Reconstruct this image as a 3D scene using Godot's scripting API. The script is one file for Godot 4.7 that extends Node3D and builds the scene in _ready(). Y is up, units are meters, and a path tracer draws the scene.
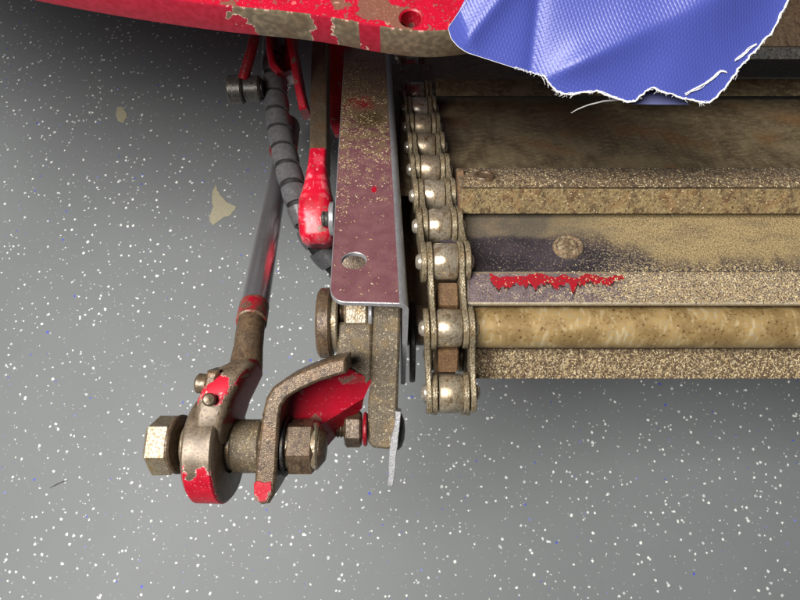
extends Node3D

# ---------------------------------------------------------------- geometry
const F := 604.0            # focal length in picture pixels of an 800 x 600 frame
const TILT := 18.0          # how far the lens leans from straight down
var CX: Transform3D         # camera transform
var rng := RandomNumberGenerator.new()
var M := {}
var N := {}
var names := {}

class Geo:
	var v := PackedVector3Array()
	var n := PackedVector3Array()
	var u := PackedVector2Array()
	func tri(a: Vector3, b: Vector3, c: Vector3, na: Vector3, nb: Vector3, nc: Vector3, ua := Vector2.ZERO, ub := Vector2.ZERO, uc := Vector2.ZERO) -> void:
		var g := (c - a).cross(b - a)
		if g.length_squared() < 1e-20:
			return
		if g.dot(na + nb + nc) < 0.0:
			v.append_array([a, c, b]); n.append_array([na, nc, nb]); u.append_array([ua, uc, ub])
		else:
			v.append_array([a, b, c]); n.append_array([na, nb, nc]); u.append_array([ua, ub, uc])
	func quad(a: Vector3, b: Vector3, c: Vector3, d: Vector3, na: Vector3, nb: Vector3, nc: Vector3, nd: Vector3, ua := Vector2.ZERO, ub := Vector2.ZERO, uc := Vector2.ZERO, ud := Vector2.ZERO) -> void:
		tri(a, b, c, na, nb, nc, ua, ub, uc)
		tri(a, c, d, na, nc, nd, ua, uc, ud)
	func flat(a: Vector3, b: Vector3, c: Vector3, d: Vector3, toward: Vector3) -> void:
		var nn := (b - a).cross(c - a).normalized()
		if nn.dot(toward) < 0.0:
			nn = -nn
		quad(a, b, c, d, nn, nn, nn, nn)
	func mesh() -> ArrayMesh:
		var arr := []
		arr.resize(Mesh.ARRAY_MAX)
		arr[Mesh.ARRAY_VERTEX] = v
		arr[Mesh.ARRAY_NORMAL] = n
		arr[Mesh.ARRAY_TEX_UV] = u
		var m := ArrayMesh.new()
		m.add_surface_from_arrays(Mesh.PRIMITIVE_TRIANGLES, arr)
		return m

	# polygon (counter-clockwise or not) in the xy plane of xf, from z = 0 to z = depth, edges chamfered by bev; wall: where side faces go
	func prism(poly: PackedVector2Array, xf: Transform3D, depth: float, bev := 0.0, wall: Geo = null, hole := PackedVector2Array()) -> void:
		if wall == null:
			wall = self
		if not Geometry2D.is_polygon_clockwise(poly):
			poly = poly.duplicate(); poly.reverse()
		var inner := inset(poly, bev)
		var cap := inner
		var hin := PackedVector2Array()
		if hole.size():
			if Geometry2D.is_polygon_clockwise(hole):
				hole = hole.duplicate(); hole.reverse()
			hin = inset(hole, bev)
		var pieces := [cap]
		if hin.size():
			var hc := Vector2.ZERO
			for q in hin:
				hc += q / hin.size()
			pieces = []
			for s in [-1.0, 1.0]:
				var half := PackedVector2Array([hc + Vector2(0, -9), hc + Vector2(9 * s, -9), hc + Vector2(9 * s, 9), hc + Vector2(0, 9)])
				for a in Geometry2D.intersect_polygons(inner, half):
					pieces.append_array(Geometry2D.clip_polygons(a, hin))
		for piece in pieces:
			var idx := Geometry2D.triangulate_polygon(piece)
			for side in 2:
				var z: float = 0.0 if side == 0 else depth
				var nn: Vector3 = (xf.basis.z * (-1.0 if side == 0 else 1.0)).normalized()
				for k in range(0, idx.size(), 3):
					var p := []
					for j in 3:
						p.append(xf * Vector3(piece[idx[k + j]].x, piece[idx[k + j]].y, z))
					tri(p[0], p[1], p[2], nn, nn, nn, piece[idx[k]], piece[idx[k + 1]], piece[idx[k + 2]])
		ring(poly, inner, xf, depth, bev, wall)
		if hole.size():
			ring(hole, hin, xf, depth, bev, wall)
	func ring(poly: PackedVector2Array, inner: PackedVector2Array, xf: Transform3D, depth: float, bev: float, wall: Geo) -> void:
		var c := poly.size()
		var en := []
		for k in c:
			var e := poly[(k + 1) % c] - poly[k]
			en.append(Vector2(-e.y, e.x).normalized())      # outward for a clockwise polygon (y up)
		for k in c:
			var k2 := (k + 1) % c
			var na: Vector2 = en[k]
			var nb: Vector2 = en[k]
			var before: Vector2 = en[(k + c - 1) % c]
			var after: Vector2 = en[k2]
			if before.dot(na) > 0.76:
				na = (before + na).normalized()
			if after.dot(nb) > 0.76:
				nb = (after + nb).normalized()
			var n0 := (xf.basis * Vector3(na.x, na.y, 0)).normalized()
			var n1 := (xf.basis * Vector3(nb.x, nb.y, 0)).normalized()
			var a := xf * Vector3(poly[k].x, poly[k].y, bev)
			var b := xf * Vector3(poly[k2].x, poly[k2].y, bev)
			var d := xf * Vector3(poly[k].x, poly[k].y, depth - bev)
			var e2 := xf * Vector3(poly[k2].x, poly[k2].y, depth - bev)
			wall.quad(a, b, e2, d, n0, n1, n1, n0)
			if bev > 0.0:
				for side in 2:
					var z: float = 0.0 if side == 0 else depth
					var zn := (xf.basis.z * (-1.0 if side == 0 else 1.0)).normalized()
					var p0: Vector3 = a if side == 0 else d
					var p1: Vector3 = b if side == 0 else e2
					var q0 := xf * Vector3(inner[k].x, inner[k].y, z)
					var q1 := xf * Vector3(inner[k2].x, inner[k2].y, z)
					wall.quad(p0, p1, q1, q0, (n0 + zn * 0.6).normalized(), (n1 + zn * 0.6).normalized(), (n1 * 0.6 + zn).normalized(), (n0 * 0.6 + zn).normalized())
	static func inset(poly: PackedVector2Array, d: float) -> PackedVector2Array:
		var out := PackedVector2Array()
		var c := poly.size()
		for k in c:
			var e0 := (poly[k] - poly[(k + c - 1) % c]).normalized()
			var e1 := (poly[(k + 1) % c] - poly[k]).normalized()
			var n0 := Vector2(-e0.y, e0.x)
			var n1 := Vector2(-e1.y, e1.x)
			var m := n0 + n1
			m = m / maxf(m.dot(n0), 0.35) if m.length() > 0.01 else n0
			out.append(poly[k] - m * d)
		return out

	# profile of (radius, z) turned about the z axis of xf
	func lathe(profile: Array, xf: Transform3D, segs := 28, facing := 1.0) -> void:
		var pn := []
		for k in profile.size() - 1:
			var e: Vector2 = profile[k + 1] - profile[k]
			pn.append(Vector2(e.y, -e.x).normalized())
		for k in profile.size() - 1:
			var na: Vector2 = pn[k]
			var nb: Vector2 = pn[k]
			if k > 0 and pn[k - 1].dot(na) > 0.72:
				na = (pn[k - 1] + na).normalized()
			if k < pn.size() - 1 and pn[k + 1].dot(nb) > 0.72:
				nb = (pn[k + 1] + nb).normalized()
			for s in segs:
				var a0 := TAU * s / segs
				var a1 := TAU * (s + 1) / segs
				var p := []
				var q := []
				var w := []
				for t in [[profile[k], na, a0], [profile[k], na, a1], [profile[k + 1], nb, a1], [profile[k + 1], nb, a0]]:
					w.append(Vector2(t[2] / TAU, (float(k) + (0.0 if w.size() < 2 else 1.0)) / (profile.size() - 1)))
					var c := cos(t[2])
					var si := sin(t[2])
					p.append(xf * Vector3(t[0].x * c, t[0].x * si, t[0].y))
					q.append((xf.basis * Vector3(t[1].x * c, t[1].x * si, t[1].y)).normalized() * facing)
				quad(p[0], p[1], p[2], p[3], q[0], q[1], q[2], q[3], w[0], w[1], w[2], w[3])

	# round tube along points; radii one number or one per point
	func tube(pts: Array, radii, segs := 12, cap := true) -> void:
		var up := Vector3(0.31, 0.87, 0.38).normalized()
		var rings := []
		var norms := []
		for k in pts.size():
			var d: Vector3 = (pts[mini(k + 1, pts.size() - 1)] - pts[maxi(k - 1, 0)]).normalized()
			var x := d.cross(up).normalized()
			if x.length() < 0.5:
				x = d.cross(Vector3.RIGHT).normalized()
			up = x.cross(d).normalized()
			var r: float = radii if not radii is Array else radii[k]
			var ring_ := []
			var nr := []
			for s in segs:
				var a := TAU * s / segs
				var o := x * cos(a) + up * sin(a)
				ring_.append(pts[k] + o * r)
				nr.append(o)
			rings.append(ring_); norms.append(nr)
		for k in pts.size() - 1:
			for s in segs:
				var t := (s + 1) % segs
				quad(rings[k][s], rings[k][t], rings[k + 1][t], rings[k + 1][s], norms[k][s], norms[k][t], norms[k + 1][t], norms[k + 1][s])
		if cap:
			for e in [0, pts.size() - 1]:
				var d: Vector3 = (pts[1] - pts[0]).normalized() * -1.0 if e == 0 else (pts[e] - pts[e - 1]).normalized()
				for s in segs:
					tri(pts[e], rings[e][s], rings[e][(s + 1) % segs], d, d, d)

	# lofted rounded-rectangle sections: each [centre, half-axis u, half-axis v, exponent]
	func loft(sections: Array, segs := 32, cap := true) -> void:
		var rings := []
		for s in sections:
			var r := []
			for k in segs:
				var a := TAU * k / segs
				var c := cos(a)
				var si := sin(a)
				var e: float = 2.0 / s[3]
				r.append(s[0] + s[1] * signf(c) * pow(absf(c), e) + s[2] * signf(si) * pow(absf(si), e))
			rings.append(r)
		for k in sections.size() - 1:
			for j in segs:
				var nn := []
				for q in [[k, j], [k, (j + 1) % segs], [k + 1, (j + 1) % segs], [k + 1, j]]:
					var i: int = q[0]
					var b: int = q[1]
					var along: Vector3 = rings[mini(i + 1, sections.size() - 1)][b] - rings[maxi(i - 1, 0)][b]
					var round_: Vector3 = rings[i][(b + 1) % segs] - rings[i][(b + segs - 1) % segs]
					var x := along.cross(round_).normalized()
					if x.dot(rings[i][b] - sections[i][0]) < 0.0:
						x = -x
					nn.append(x)
				var last := float(sections.size() - 1)
				quad(rings[k][j], rings[k][(j + 1) % segs], rings[k + 1][(j + 1) % segs], rings[k + 1][j], nn[0], nn[1], nn[2], nn[3], Vector2(float(j) / segs, k / last), Vector2((j + 1.0) / segs, k / last), Vector2((j + 1.0) / segs, (k + 1) / last), Vector2(float(j) / segs, (k + 1) / last))
		if cap:
			for e in [0, sections.size() - 1]:
				var d: Vector3 = sections[0][0] - sections[1][0] if e == 0 else sections[e][0] - sections[e - 1][0]
				d = d.normalized()
				for j in segs:
					tri(sections[e][0], rings[e][j], rings[e][(j + 1) % segs], d, d, d)

# ---------------------------------------------------------------- helpers
func K(px: float, py: float, d: float) -> Vector3:      # a point in the lens's axes, d metres down the view
	return Vector3((px - 400.0) / F * d, (300.0 - py) / F * d, -d)

func pm(px: float, d: float) -> float:
	return px * d / F

func numbered(called: String) -> String:
	names[called] = names.get(called, -1) + 1
	return called if names[called] == 0 else "%s_%03d" % [called, names[called]]

# a thing whose parts are built in the lens's axes, seated at ref
func thing(called: String, label: String, category: String, ref: Vector3, group := "") -> Node3D:
	var o := Node3D.new()
	o.name = numbered(called)
	add_child(o)
	o.transform = Transform3D(CX.basis, CX * ref)
	o.set_meta("label", label)
	o.set_meta("category", category)
	if group:
		o.set_meta("group", group)
	o.set_meta("ref", ref)
	return o

func part(called: String, g: Geo, m: Material, parent: Node3D, root: Node3D = null) -> MeshInstance3D:
	var ref: Vector3 = (root if root else parent).get_meta("ref")
	for k in g.v.size():
		g.v[k] -= ref
	var o := MeshInstance3D.new()
	o.name = called
	o.mesh = g.mesh()
	o.material_override = m
	parent.add_child(o, true)
	return o

func xaxis(at: Vector3, lean := 0.0, sway := 0.0) -> Transform3D:   # z of the result runs along picture right
	var z := Vector3(1, lean, sway).normalized()
	var x := Vector3(0, 1, 0).cross(z).normalized()
	return Transform3D(Basis(x, z.cross(x), z), at)

func along(a: Vector3, b: Vector3) -> Transform3D:
	var z := (b - a).normalized()
	var x := Vector3(0.12, 0.3, 0.95).cross(z).normalized()
	return Transform3D(Basis(x, z.cross(x), z), a)

func circle(r: float, c := Vector2.ZERO, segs := 24, sx := 1.0) -> PackedVector2Array:
	var p := PackedVector2Array()
	for k in segs:
		p.append(c + Vector2(cos(TAU * k / segs) * sx, sin(TAU * k / segs)) * r)
	return p

func hexagon(flats: float, turn := 0.0) -> PackedVector2Array:
	var p := PackedVector2Array()
	for k in 6:
		p.append(Vector2.from_angle(turn + TAU * k / 6.0) * flats / sqrt(3.0))
	return p

func px_poly(pts: Array, d: float, ref: Vector3) -> PackedVector2Array:
	var out := PackedVector2Array()
	for p in pts:
		var q := K(p[0], p[1], d) - ref
		out.append(Vector2(q.x, q.y))
	return out

func solid_cyl(r: float, h: float, bev: float, xf: Transform3D, g: Geo, segs := 28, bore := 0.0) -> void:
	g.lathe([Vector2(bore, 0), Vector2(r - bev, 0), Vector2(r, bev), Vector2(r, h - bev), Vector2(r - bev, h), Vector2(bore, h)] + ([Vector2(bore, 0)] if bore > 0 else []), xf, segs)

func thread(r: float, h: float, pitch: float, xf: Transform3D, g: Geo) -> void:
	var p := [Vector2(0, 0)]
	var z := 0.0
	while z < h - pitch * 0.5:
		p.append(Vector2(r * 0.84, z)); p.append(Vector2(r, z + pitch * 0.38)); p.append(Vector2(r, z + pitch * 0.6))
		z += pitch
	p.append(Vector2(r * 0.8, h)); p.append(Vector2(0, h))
	g.lathe(p, xf, 22)

func rough_poly(p: PackedVector2Array, step: float, amp: float) -> PackedVector2Array:
	var out := PackedVector2Array()
	for k in p.size():
		var a := p[k]
		var b := p[(k + 1) % p.size()]
		var c := maxi(1, int(a.distance_to(b) / step))
		for j in c:
			out.append(a.lerp(b, float(j) / c) + Vector2(rng.randf_range(-amp, amp), rng.randf_range(-amp, amp)))
	return out

# ---------------------------------------------------------------- materials
func noise_bytes(called: String, kind: int, freq: float, octaves: int, sd: int, size := 512) -> void:
	var f := FastNoiseLite.new()
	f.noise_type = kind
	f.frequency = freq
	f.seed = sd
	if octaves > 1:
		f.fractal_type = FastNoiseLite.FRACTAL_FBM
		f.fractal_octaves = octaves
	else:
		f.fractal_type = FastNoiseLite.FRACTAL_NONE
	if kind == FastNoiseLite.TYPE_CELLULAR:
		f.cellular_return_type = FastNoiseLite.RETURN_CELL_VALUE
	var im := f.get_seamless_image(size, size, false, false, 0.12, true)
	im.convert(Image.FORMAT_L8)
	var b := im.get_data()
	# flatten the histogram so that a threshold is a share of the surface
	var count := PackedInt32Array()
	count.resize(256)
	for x in b:
		count[x] += 1
	var lut := PackedFloat32Array()
	lut.resize(256)
	var run := 0
	for k in 256:
		lut[k] = (run + count[k] * 0.5) / b.size()
		run += count[k]
	var out := PackedFloat32Array()
	out.resize(b.size())
	for k in b.size():
		out[k] = lut[b[k]]
	N[called] = out

# layers: [noise, lo, hi, colour, strength, shift]
func blend_image(base: Color, layers: Array, size := 512) -> Image:
	var c := size * size
	var r := PackedFloat32Array(); r.resize(c); r.fill(base.r)
	var g := PackedFloat32Array(); g.resize(c); g.fill(base.g)
	var b := PackedFloat32Array(); b.resize(c); b.fill(base.b)
	for l in layers:
		var src: PackedFloat32Array = N[l[0]]
		var lo: float = l[1]
		var inv: float = 1.0 / (l[2] - l[1])
		var col: Color = l[3]
		var op: float = l[4]
		var shift: int = int(l[5]) * 7919 if l.size() > 5 else 0
		for k in c:
			var a := (src[(k + shift) % c] - lo) * inv
			if a > 0.0:
				a = minf(a, 1.0) * op
				r[k] += (col.r - r[k]) * a
				g[k] += (col.g - g[k]) * a
				b[k] += (col.b - b[k]) * a
	var data := PackedByteArray()
	data.resize(c * 3)
	for k in c:
		data[k * 3] = int(clampf(r[k], 0, 1) * 255)
		data[k * 3 + 1] = int(clampf(g[k], 0, 1) * 255)
		data[k * 3 + 2] = int(clampf(b[k], 0, 1) * 255)
	return Image.create_from_data(size, size, false, Image.FORMAT_RGB8, data)

func grey_image(called: String, lo := 0.0, hi := 1.0, size := 512) -> Image:
	var data := PackedByteArray()
	data.resize(size * size)
	var src: PackedFloat32Array = N[called]
	for k in size * size:
		data[k] = int(clampf(lerpf(lo, hi, src[k]), 0, 1) * 255)
	return Image.create_from_data(size, size, false, Image.FORMAT_L8, data)

func c8(r: float, g: float, b: float) -> Color:
	return Color(r / 255.0, g / 255.0, b / 255.0)

func mat(called: String, im: Image, tile: float, rough: float, metal: float, bump := 0.0, bump_tex: Texture2D = null, squeeze := Vector3.ONE, rough_tex: Texture2D = null) -> StandardMaterial3D:
	var m := StandardMaterial3D.new()
	m.resource_name = called
	if im:
		m.albedo_texture = ImageTexture.create_from_image(im)
	m.uv1_triplanar = true
	m.uv1_scale = squeeze / tile
	m.roughness = rough
	m.metallic = metal
	if rough_tex:
		m.roughness_texture = rough_tex
	if bump_tex:
		m.heightmap_enabled = true
		m.heightmap_texture = bump_tex
		m.heightmap_scale = bump
	M[called] = m
	return m

func make_materials() -> void:
	var S := FastNoiseLite.TYPE_SIMPLEX_SMOOTH
	noise_bytes("coarse", S, 0.008, 5, 11)
	noise_bytes("mid", S, 0.022, 4, 23)
	noise_bytes("fine", S, 0.07, 3, 37)
	noise_bytes("grain", S, 0.19, 2, 41)
	noise_bytes("fleck", FastNoiseLite.TYPE_CELLULAR, 0.16, 1, 53)
	var tex := {}
	for t in ["mid", "fine", "grain", "fleck"]:
		tex[t] = ImageTexture.create_from_image(grey_image(t))
	var r_mid := ImageTexture.create_from_image(grey_image("mid", 0.72, 1.0))
	var r_fine := ImageTexture.create_from_image(grey_image("fine", 0.6, 1.0))

	# tan chaff caked on rusty steel
	mat("caked", blend_image(c8(92, 76, 58), [["mid", .35, .9, c8(120, 102, 80), .8], ["coarse", .7, .95, c8(132, 98, 68), .4], ["fine", .45, .8, c8(166, 144, 106), .75, 6], ["coarse", .5, .9, c8(140, 112, 84), .6, 9], ["mid", .75, .9, c8(66, 50, 38), .75, 12], ["fleck", .86, .92, c8(196, 184, 156), .8, 3], ["grain", .78, .92, c8(64, 50, 38), .7, 5], ["fine", .88, .95, c8(52, 38, 28), .7, 2]]), 0.075, 0.9, 0.0, 0.0150, tex.fleck)
	mat("dusted", blend_image(c8(146, 126, 88), [["coarse", .4, .9, c8(170, 150, 106), .8], ["mid", .6, .95, c8(112, 94, 70), .8], ["fine", .7, .95, c8(190, 174, 134), .7, 6], ["grain", .82, .92, c8(78, 60, 40), .8, 5], ["fine", .90, .94, c8(48, 34, 24), .9, 2], ["mid", .84, .9, c8(70, 52, 36), .7, 11], ["coarse", .85, .95, c8(146, 104, 66), .5, 4]]), 0.085, 0.75, 0.05, 0.004, tex.fine)
	mat("caked_dark", blend_image(c8(78, 62, 46), [["mid", .4, .9, c8(104, 86, 64), .8], ["fine", .55, .85, c8(136, 118, 90), .7, 6], ["grain", .75, .9, c8(48, 36, 28), .8, 5], ["fleck", .86, .92, c8(190, 176, 146), .8, 3]]), 0.075, 0.85, 0.0, 0.01, tex.fine)
	# ochre tube: old paint worn to metal, pits
	mat("ochre", blend_image(c8(152, 128, 88), [["coarse", .4, .9, c8(176, 150, 106), .8], ["mid", .6, .95, c8(136, 110, 72), .6], ["fine", .7, .95, c8(190, 174, 142), .6, 1], ["coarse", .0, .25, c8(160, 134, 92), .4, 3], ["fine", .91, .95, c8(62, 44, 26), .85, 4], ["grain", .95, .98, c8(70, 50, 30), .8]]), 0.11, 0.40, 0.3, 0.002, tex.fine, Vector3(1.6, 0.45, 0.45), r_mid)
	# red enamel: chips down to bare steel
	mat("red", blend_image(c8(172, 14, 38), [["mid", .5, 1.0, c8(152, 10, 32), .7], ["fine", .7, 1.0, c8(186, 36, 58), .35], ["mid", .93, .945, c8(214, 160, 150), .8, 3], ["mid", .945, .96, c8(120, 98, 84), 1.0, 3], ["grain", .985, .995, c8(235, 190, 190), .8]]), 0.16, 0.42, 0.0, 0.0036, tex.fine, Vector3.ONE, r_mid)
	# red enamel, dark old and dirty
	mat("red_dirty", blend_image(c8(150, 14, 30), [["mid", .35, .9, c8(112, 12, 24), .8], ["fine", .8, .9, c8(70, 30, 26), .7], ["coarse", .78, .86, c8(92, 76, 64), .9, 3], ["grain", .93, .97, c8(200, 120, 110), .5]]), 0.12, 0.4, 0.0, 0.0060, tex.fine, Vector3.ONE, r_mid)
	mat("red_chipped", blend_image(c8(94, 78, 62), [["mid", .4, .9, c8(116, 98, 76), .8], ["fine", .65, .95, c8(66, 52, 42), .7], ["grain", .88, .95, c8(170, 150, 120), .7], ["mid", .70, .715, c8(214, 180, 160), .8, 6], ["mid", .715, .73, c8(172, 16, 40), 1.0, 6]]), 0.09, 0.48, 0.15, 0.0090, tex.fine, Vector3.ONE, r_fine)
	mat("red_splotched", blend_image(c8(190, 18, 44), [["mid", .5, 1.0, c8(150, 8, 30), .7], ["mid", .80, .95, c8(214, 110, 120), .6, 2], ["fine", .93, .96, c8(228, 190, 186), .7, 5], ["mid", .92, .94, c8(120, 96, 80), .9, 8]]), 0.2, 0.36, 0.0, 0.006, tex.fine, Vector3.ONE, r_mid)
	# deck top: red with broad worn areas
	mat("red_worn", blend_image(c8(176, 16, 42), [["mid", .5, 1.0, c8(158, 10, 34), .6], ["coarse", .74, .80, c8(112, 84, 66), .9, 2], ["fine", .92, .95, c8(122, 92, 76), .8, 1], ["grain", .965, .985, c8(220, 150, 145), .6], ["fleck", .975, .985, c8(206, 170, 140), .5]]), 0.14, 0.36, 0.0, 0.0090, tex.fine, Vector3.ONE, r_mid)
	# bare old steel plate edge, brown grey
	mat("bare", blend_image(c8(104, 92, 76), [["mid", .4, .95, c8(126, 112, 92), .8], ["fine", .6, .95, c8(86, 72, 56), .6], ["grain", .85, .95, c8(168, 154, 130), .6], ["coarse", .75, .9, c8(120, 84, 56), .6]]), 0.1, 0.48, 0.45, 0.0090, tex.fine, Vector3.ONE, r_fine)
	# rust brown forgings
	mat("rust", blend_image(c8(90, 74, 58), [["mid", .4, .9, c8(112, 94, 74), .8], ["coarse", .65, .9, c8(118, 88, 62), .5], ["fine", .65, .95, c8(64, 48, 36), .7], ["grain", .86, .95, c8(158, 140, 112), .6], ["mid", .8, .95, c8(58, 44, 36), .7, 7], ["fine", .9, .96, c8(142, 124, 98), .6, 4]]), 0.07, 0.5, 0.25, 0.0060, tex.grain, Vector3.ONE, r_fine)
	# gritty casting
	mat("gritty", blend_image(c8(92, 82, 68), [["mid", .4, .9, c8(118, 106, 88), .8], ["coarse", .64, .9, c8(128, 106, 70), .6], ["grain", .7, .85, c8(146, 132, 106), .7, 8], ["grain", .7, .85, c8(60, 50, 40), .7], ["fleck", .94, .97, c8(196, 182, 150), .7, 4]]), 0.05, 0.62, 0.25, 0.0180, tex.grain, Vector3.ONE, r_fine)
	# yellow zinc hardware
	mat("zinc", blend_image(c8(140, 130, 112), [["mid", .4, .9, c8(166, 157, 140), .8], ["coarse", .66, .85, c8(152, 126, 82), .6], ["fine", .72, .9, c8(112, 88, 54), .7], ["grain", .88, .95, c8(70, 54, 38), .7]]), 0.06, 0.44, 0.4, 0.0060, tex.fine, Vector3.ONE, r_fine)
	# chain steel
	mat("roller_steel", blend_image(c8(190, 184, 172), [["mid", .4, .9, c8(208, 203, 192), .8], ["coarse", .6, .9, c8(164, 152, 132), .5], ["mid", .82, .92, c8(112, 90, 66), .6, 5], ["fine", .85, .92, c8(112, 84, 54), .8, 2], ["grain", .95, .98, c8(70, 50, 32), .85, 3]]), 0.06, 0.36, 0.6, 0.0036, tex.mid, Vector3.ONE, r_fine)
	mat("link_steel", blend_image(c8(140, 130, 108), [["mid", .4, .9, c8(176, 166, 140), .8], ["coarse", .66, .88, c8(134, 110, 76), .6], ["fine", .72, .85, c8(84, 62, 40), .8, 2], ["grain", .88, .94, c8(52, 38, 26), .85, 3], ["fleck", .9, .94, c8(200, 184, 148), .7]]), 0.05, 0.48, 0.35, 0.0120, tex.fine, Vector3.ONE, r_fine)
	mat("tooth_rust", blend_image(c8(100, 76, 52), [["mid", .4, .9, c8(124, 96, 66), .8], ["fine", .6, .9, c8(72, 48, 30), .8], ["grain", .85, .95, c8(160, 130, 90), .6]]), 0.04, 0.6, 0.2, 0.0120, tex.fine)
	# angle bracket: worn purple-brown primer
	mat("primer", blend_image(c8(144, 104, 106), [["mid", .4, .95, c8(158, 118, 116), .7], ["coarse", .5, .9, c8(128, 92, 94), .6], ["fine", .8, .95, c8(112, 70, 72), .6], ["grain", .96, .985, c8(226, 206, 186), .8], ["mid", .992, .996, c8(190, 20, 44), .9, 9]]), 0.13, 0.42, 0.25, 0.0024, tex.fine, Vector3.ONE, r_mid)
	mat("cut_edge", blend_image(c8(158, 159, 162), [["mid", .4, .9, c8(178, 180, 186), .7], ["fine", .75, .9, c8(140, 134, 130), .6], ["grain", .93, .97, c8(110, 90, 80), .7]]), 0.05, 0.45, 0.45, 0.0030, tex.fine, Vector3.ONE, r_fine)
	mat("pale_edge", blend_image(c8(176, 164, 140), [["mid", .4, .9, c8(196, 186, 164), .7], ["fine", .75, .9, c8(130, 112, 88), .7]]), 0.05, 0.5, 0.25)  # bevel colour standing for light caught on the angle iron edges
	mat("chrome", blend_image(c8(196, 192, 196), [["mid", .6, .95, c8(180, 172, 176), .5], ["grain", .97, .99, c8(110, 96, 92), .6]]), 0.2, 0.2, 0.84)
	# tan-brown pan steel with rust and pale specks
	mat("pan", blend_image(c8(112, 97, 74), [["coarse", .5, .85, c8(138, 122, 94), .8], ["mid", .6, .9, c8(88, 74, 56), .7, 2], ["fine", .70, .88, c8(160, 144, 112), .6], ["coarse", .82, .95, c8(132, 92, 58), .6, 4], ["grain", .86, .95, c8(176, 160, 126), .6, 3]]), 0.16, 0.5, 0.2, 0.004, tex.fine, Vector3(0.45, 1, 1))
	mat("black_plastic", blend_image(c8(74, 75, 79), [["mid", .4, .9, c8(96, 96, 99), .6], ["fine", .8, .92, c8(110, 104, 94), .5], ["coarse", .75, .9, c8(70, 68, 68), .6], ["grain", .95, .98, c8(170, 155, 130), .6]]), 0.05, 0.3, 0.0, 0.003, tex.fine, Vector3.ONE, r_mid)
	mat("rubber", blend_image(c8(24, 24, 25), [["fine", .6, .95, c8(48, 46, 44), .6]]), 0.05, 0.7, 0.0, 0.0090, tex.fine)
	mat("dark_steel", blend_image(c8(86, 85, 82), [["mid", .5, .9, c8(112, 106, 98), .7], ["fine", .7, .9, c8(48, 42, 36), .7]]), 0.08, 0.4, 0.5, 0.0060, tex.fine)
	mat("black_iron", blend_image(c8(30, 30, 32), [["mid", .5, .9, c8(48, 46, 44), .7], ["fleck", .93, .96, c8(110, 96, 74), .6]]), 0.08, 0.5, 0.3, 0.0060, tex.fine)

	var th := mat("thread", null, 1.0, 0.9, 0.0)
	th.albedo_color = c8(228, 228, 226)
	var dust := mat("dust", null, 1.0, 0.95, 0.0)
	dust.vertex_color_use_as_albedo = true
	dust.uv1_triplanar = false

func paint_uv(called: String, im: Image, rough: float, metal: float, bump := 0.0) -> StandardMaterial3D:
	var m := StandardMaterial3D.new()
	m.resource_name = called
	m.albedo_texture = ImageTexture.create_from_image(im)
	m.roughness = rough
	m.metallic = metal
	m.texture_repeat = false
	M[called] = m
	return m

# ---------------------------------------------------------------- scene
func _ready() -> void:
	rng.seed = 7
	# camera
	var cam := Camera3D.new()
	cam.name = "camera"
	cam.fov = rad_to_deg(2.0 * atan(300.0 / F))
	cam.near = 0.01
	cam.far = 20.0
	add_child(cam)
	CX = Transform3D(Basis(Vector3.RIGHT, deg_to_rad(-90.0 + TILT)), Vector3(0, 0.59, 0))
	cam.transform = CX
	cam.current = true
	# room air and lamps
	var env := Environment.new()
	env.background_mode = Environment.BG_COLOR
	env.background_color = Color(0.175, 0.195, 0.225)
	env.background_energy_multiplier = 1.0
	env.tonemap_mode = Environment.TONE_MAPPER_LINEAR
	env.tonemap_exposure = 1.0
	env.sdfgi_enabled = true
	env.ssao_enabled = true
	env.ssil_enabled = true
	var we := WorldEnvironment.new()
	we.name = "environment"
	we.environment = env
	add_child(we)
	lamp("ceiling_light", Vector3(-0.62, 1.6, 0.14), Vector3(-0.05, 0.1, -0.1), Vector2(0.95, 0.8), 5.1, Color(1.0, 0.985, 0.965))

	make_materials()
	build_floor()
	build_deck()
	build_conveyor()
	build_chain()
	build_bracket()
	build_arm()
	build_link()
	build_hose_corner()
	build_sheet()
	build_dust()

func lamp(called: String, at: Vector3, to: Vector3, size: Vector2, energy: float, col: Color) -> void:
	var l := AreaLight3D.new()
	l.name = numbered(called)
	add_child(l)
	l.look_at_from_position(at, to, Vector3(0, 0, -1))
	l.area_size = size
	l.light_energy = energy
	l.light_color = col
	l.shadow_enabled = true
	l.area_range = 12.0
	l.area_attenuation = 2.0

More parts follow.
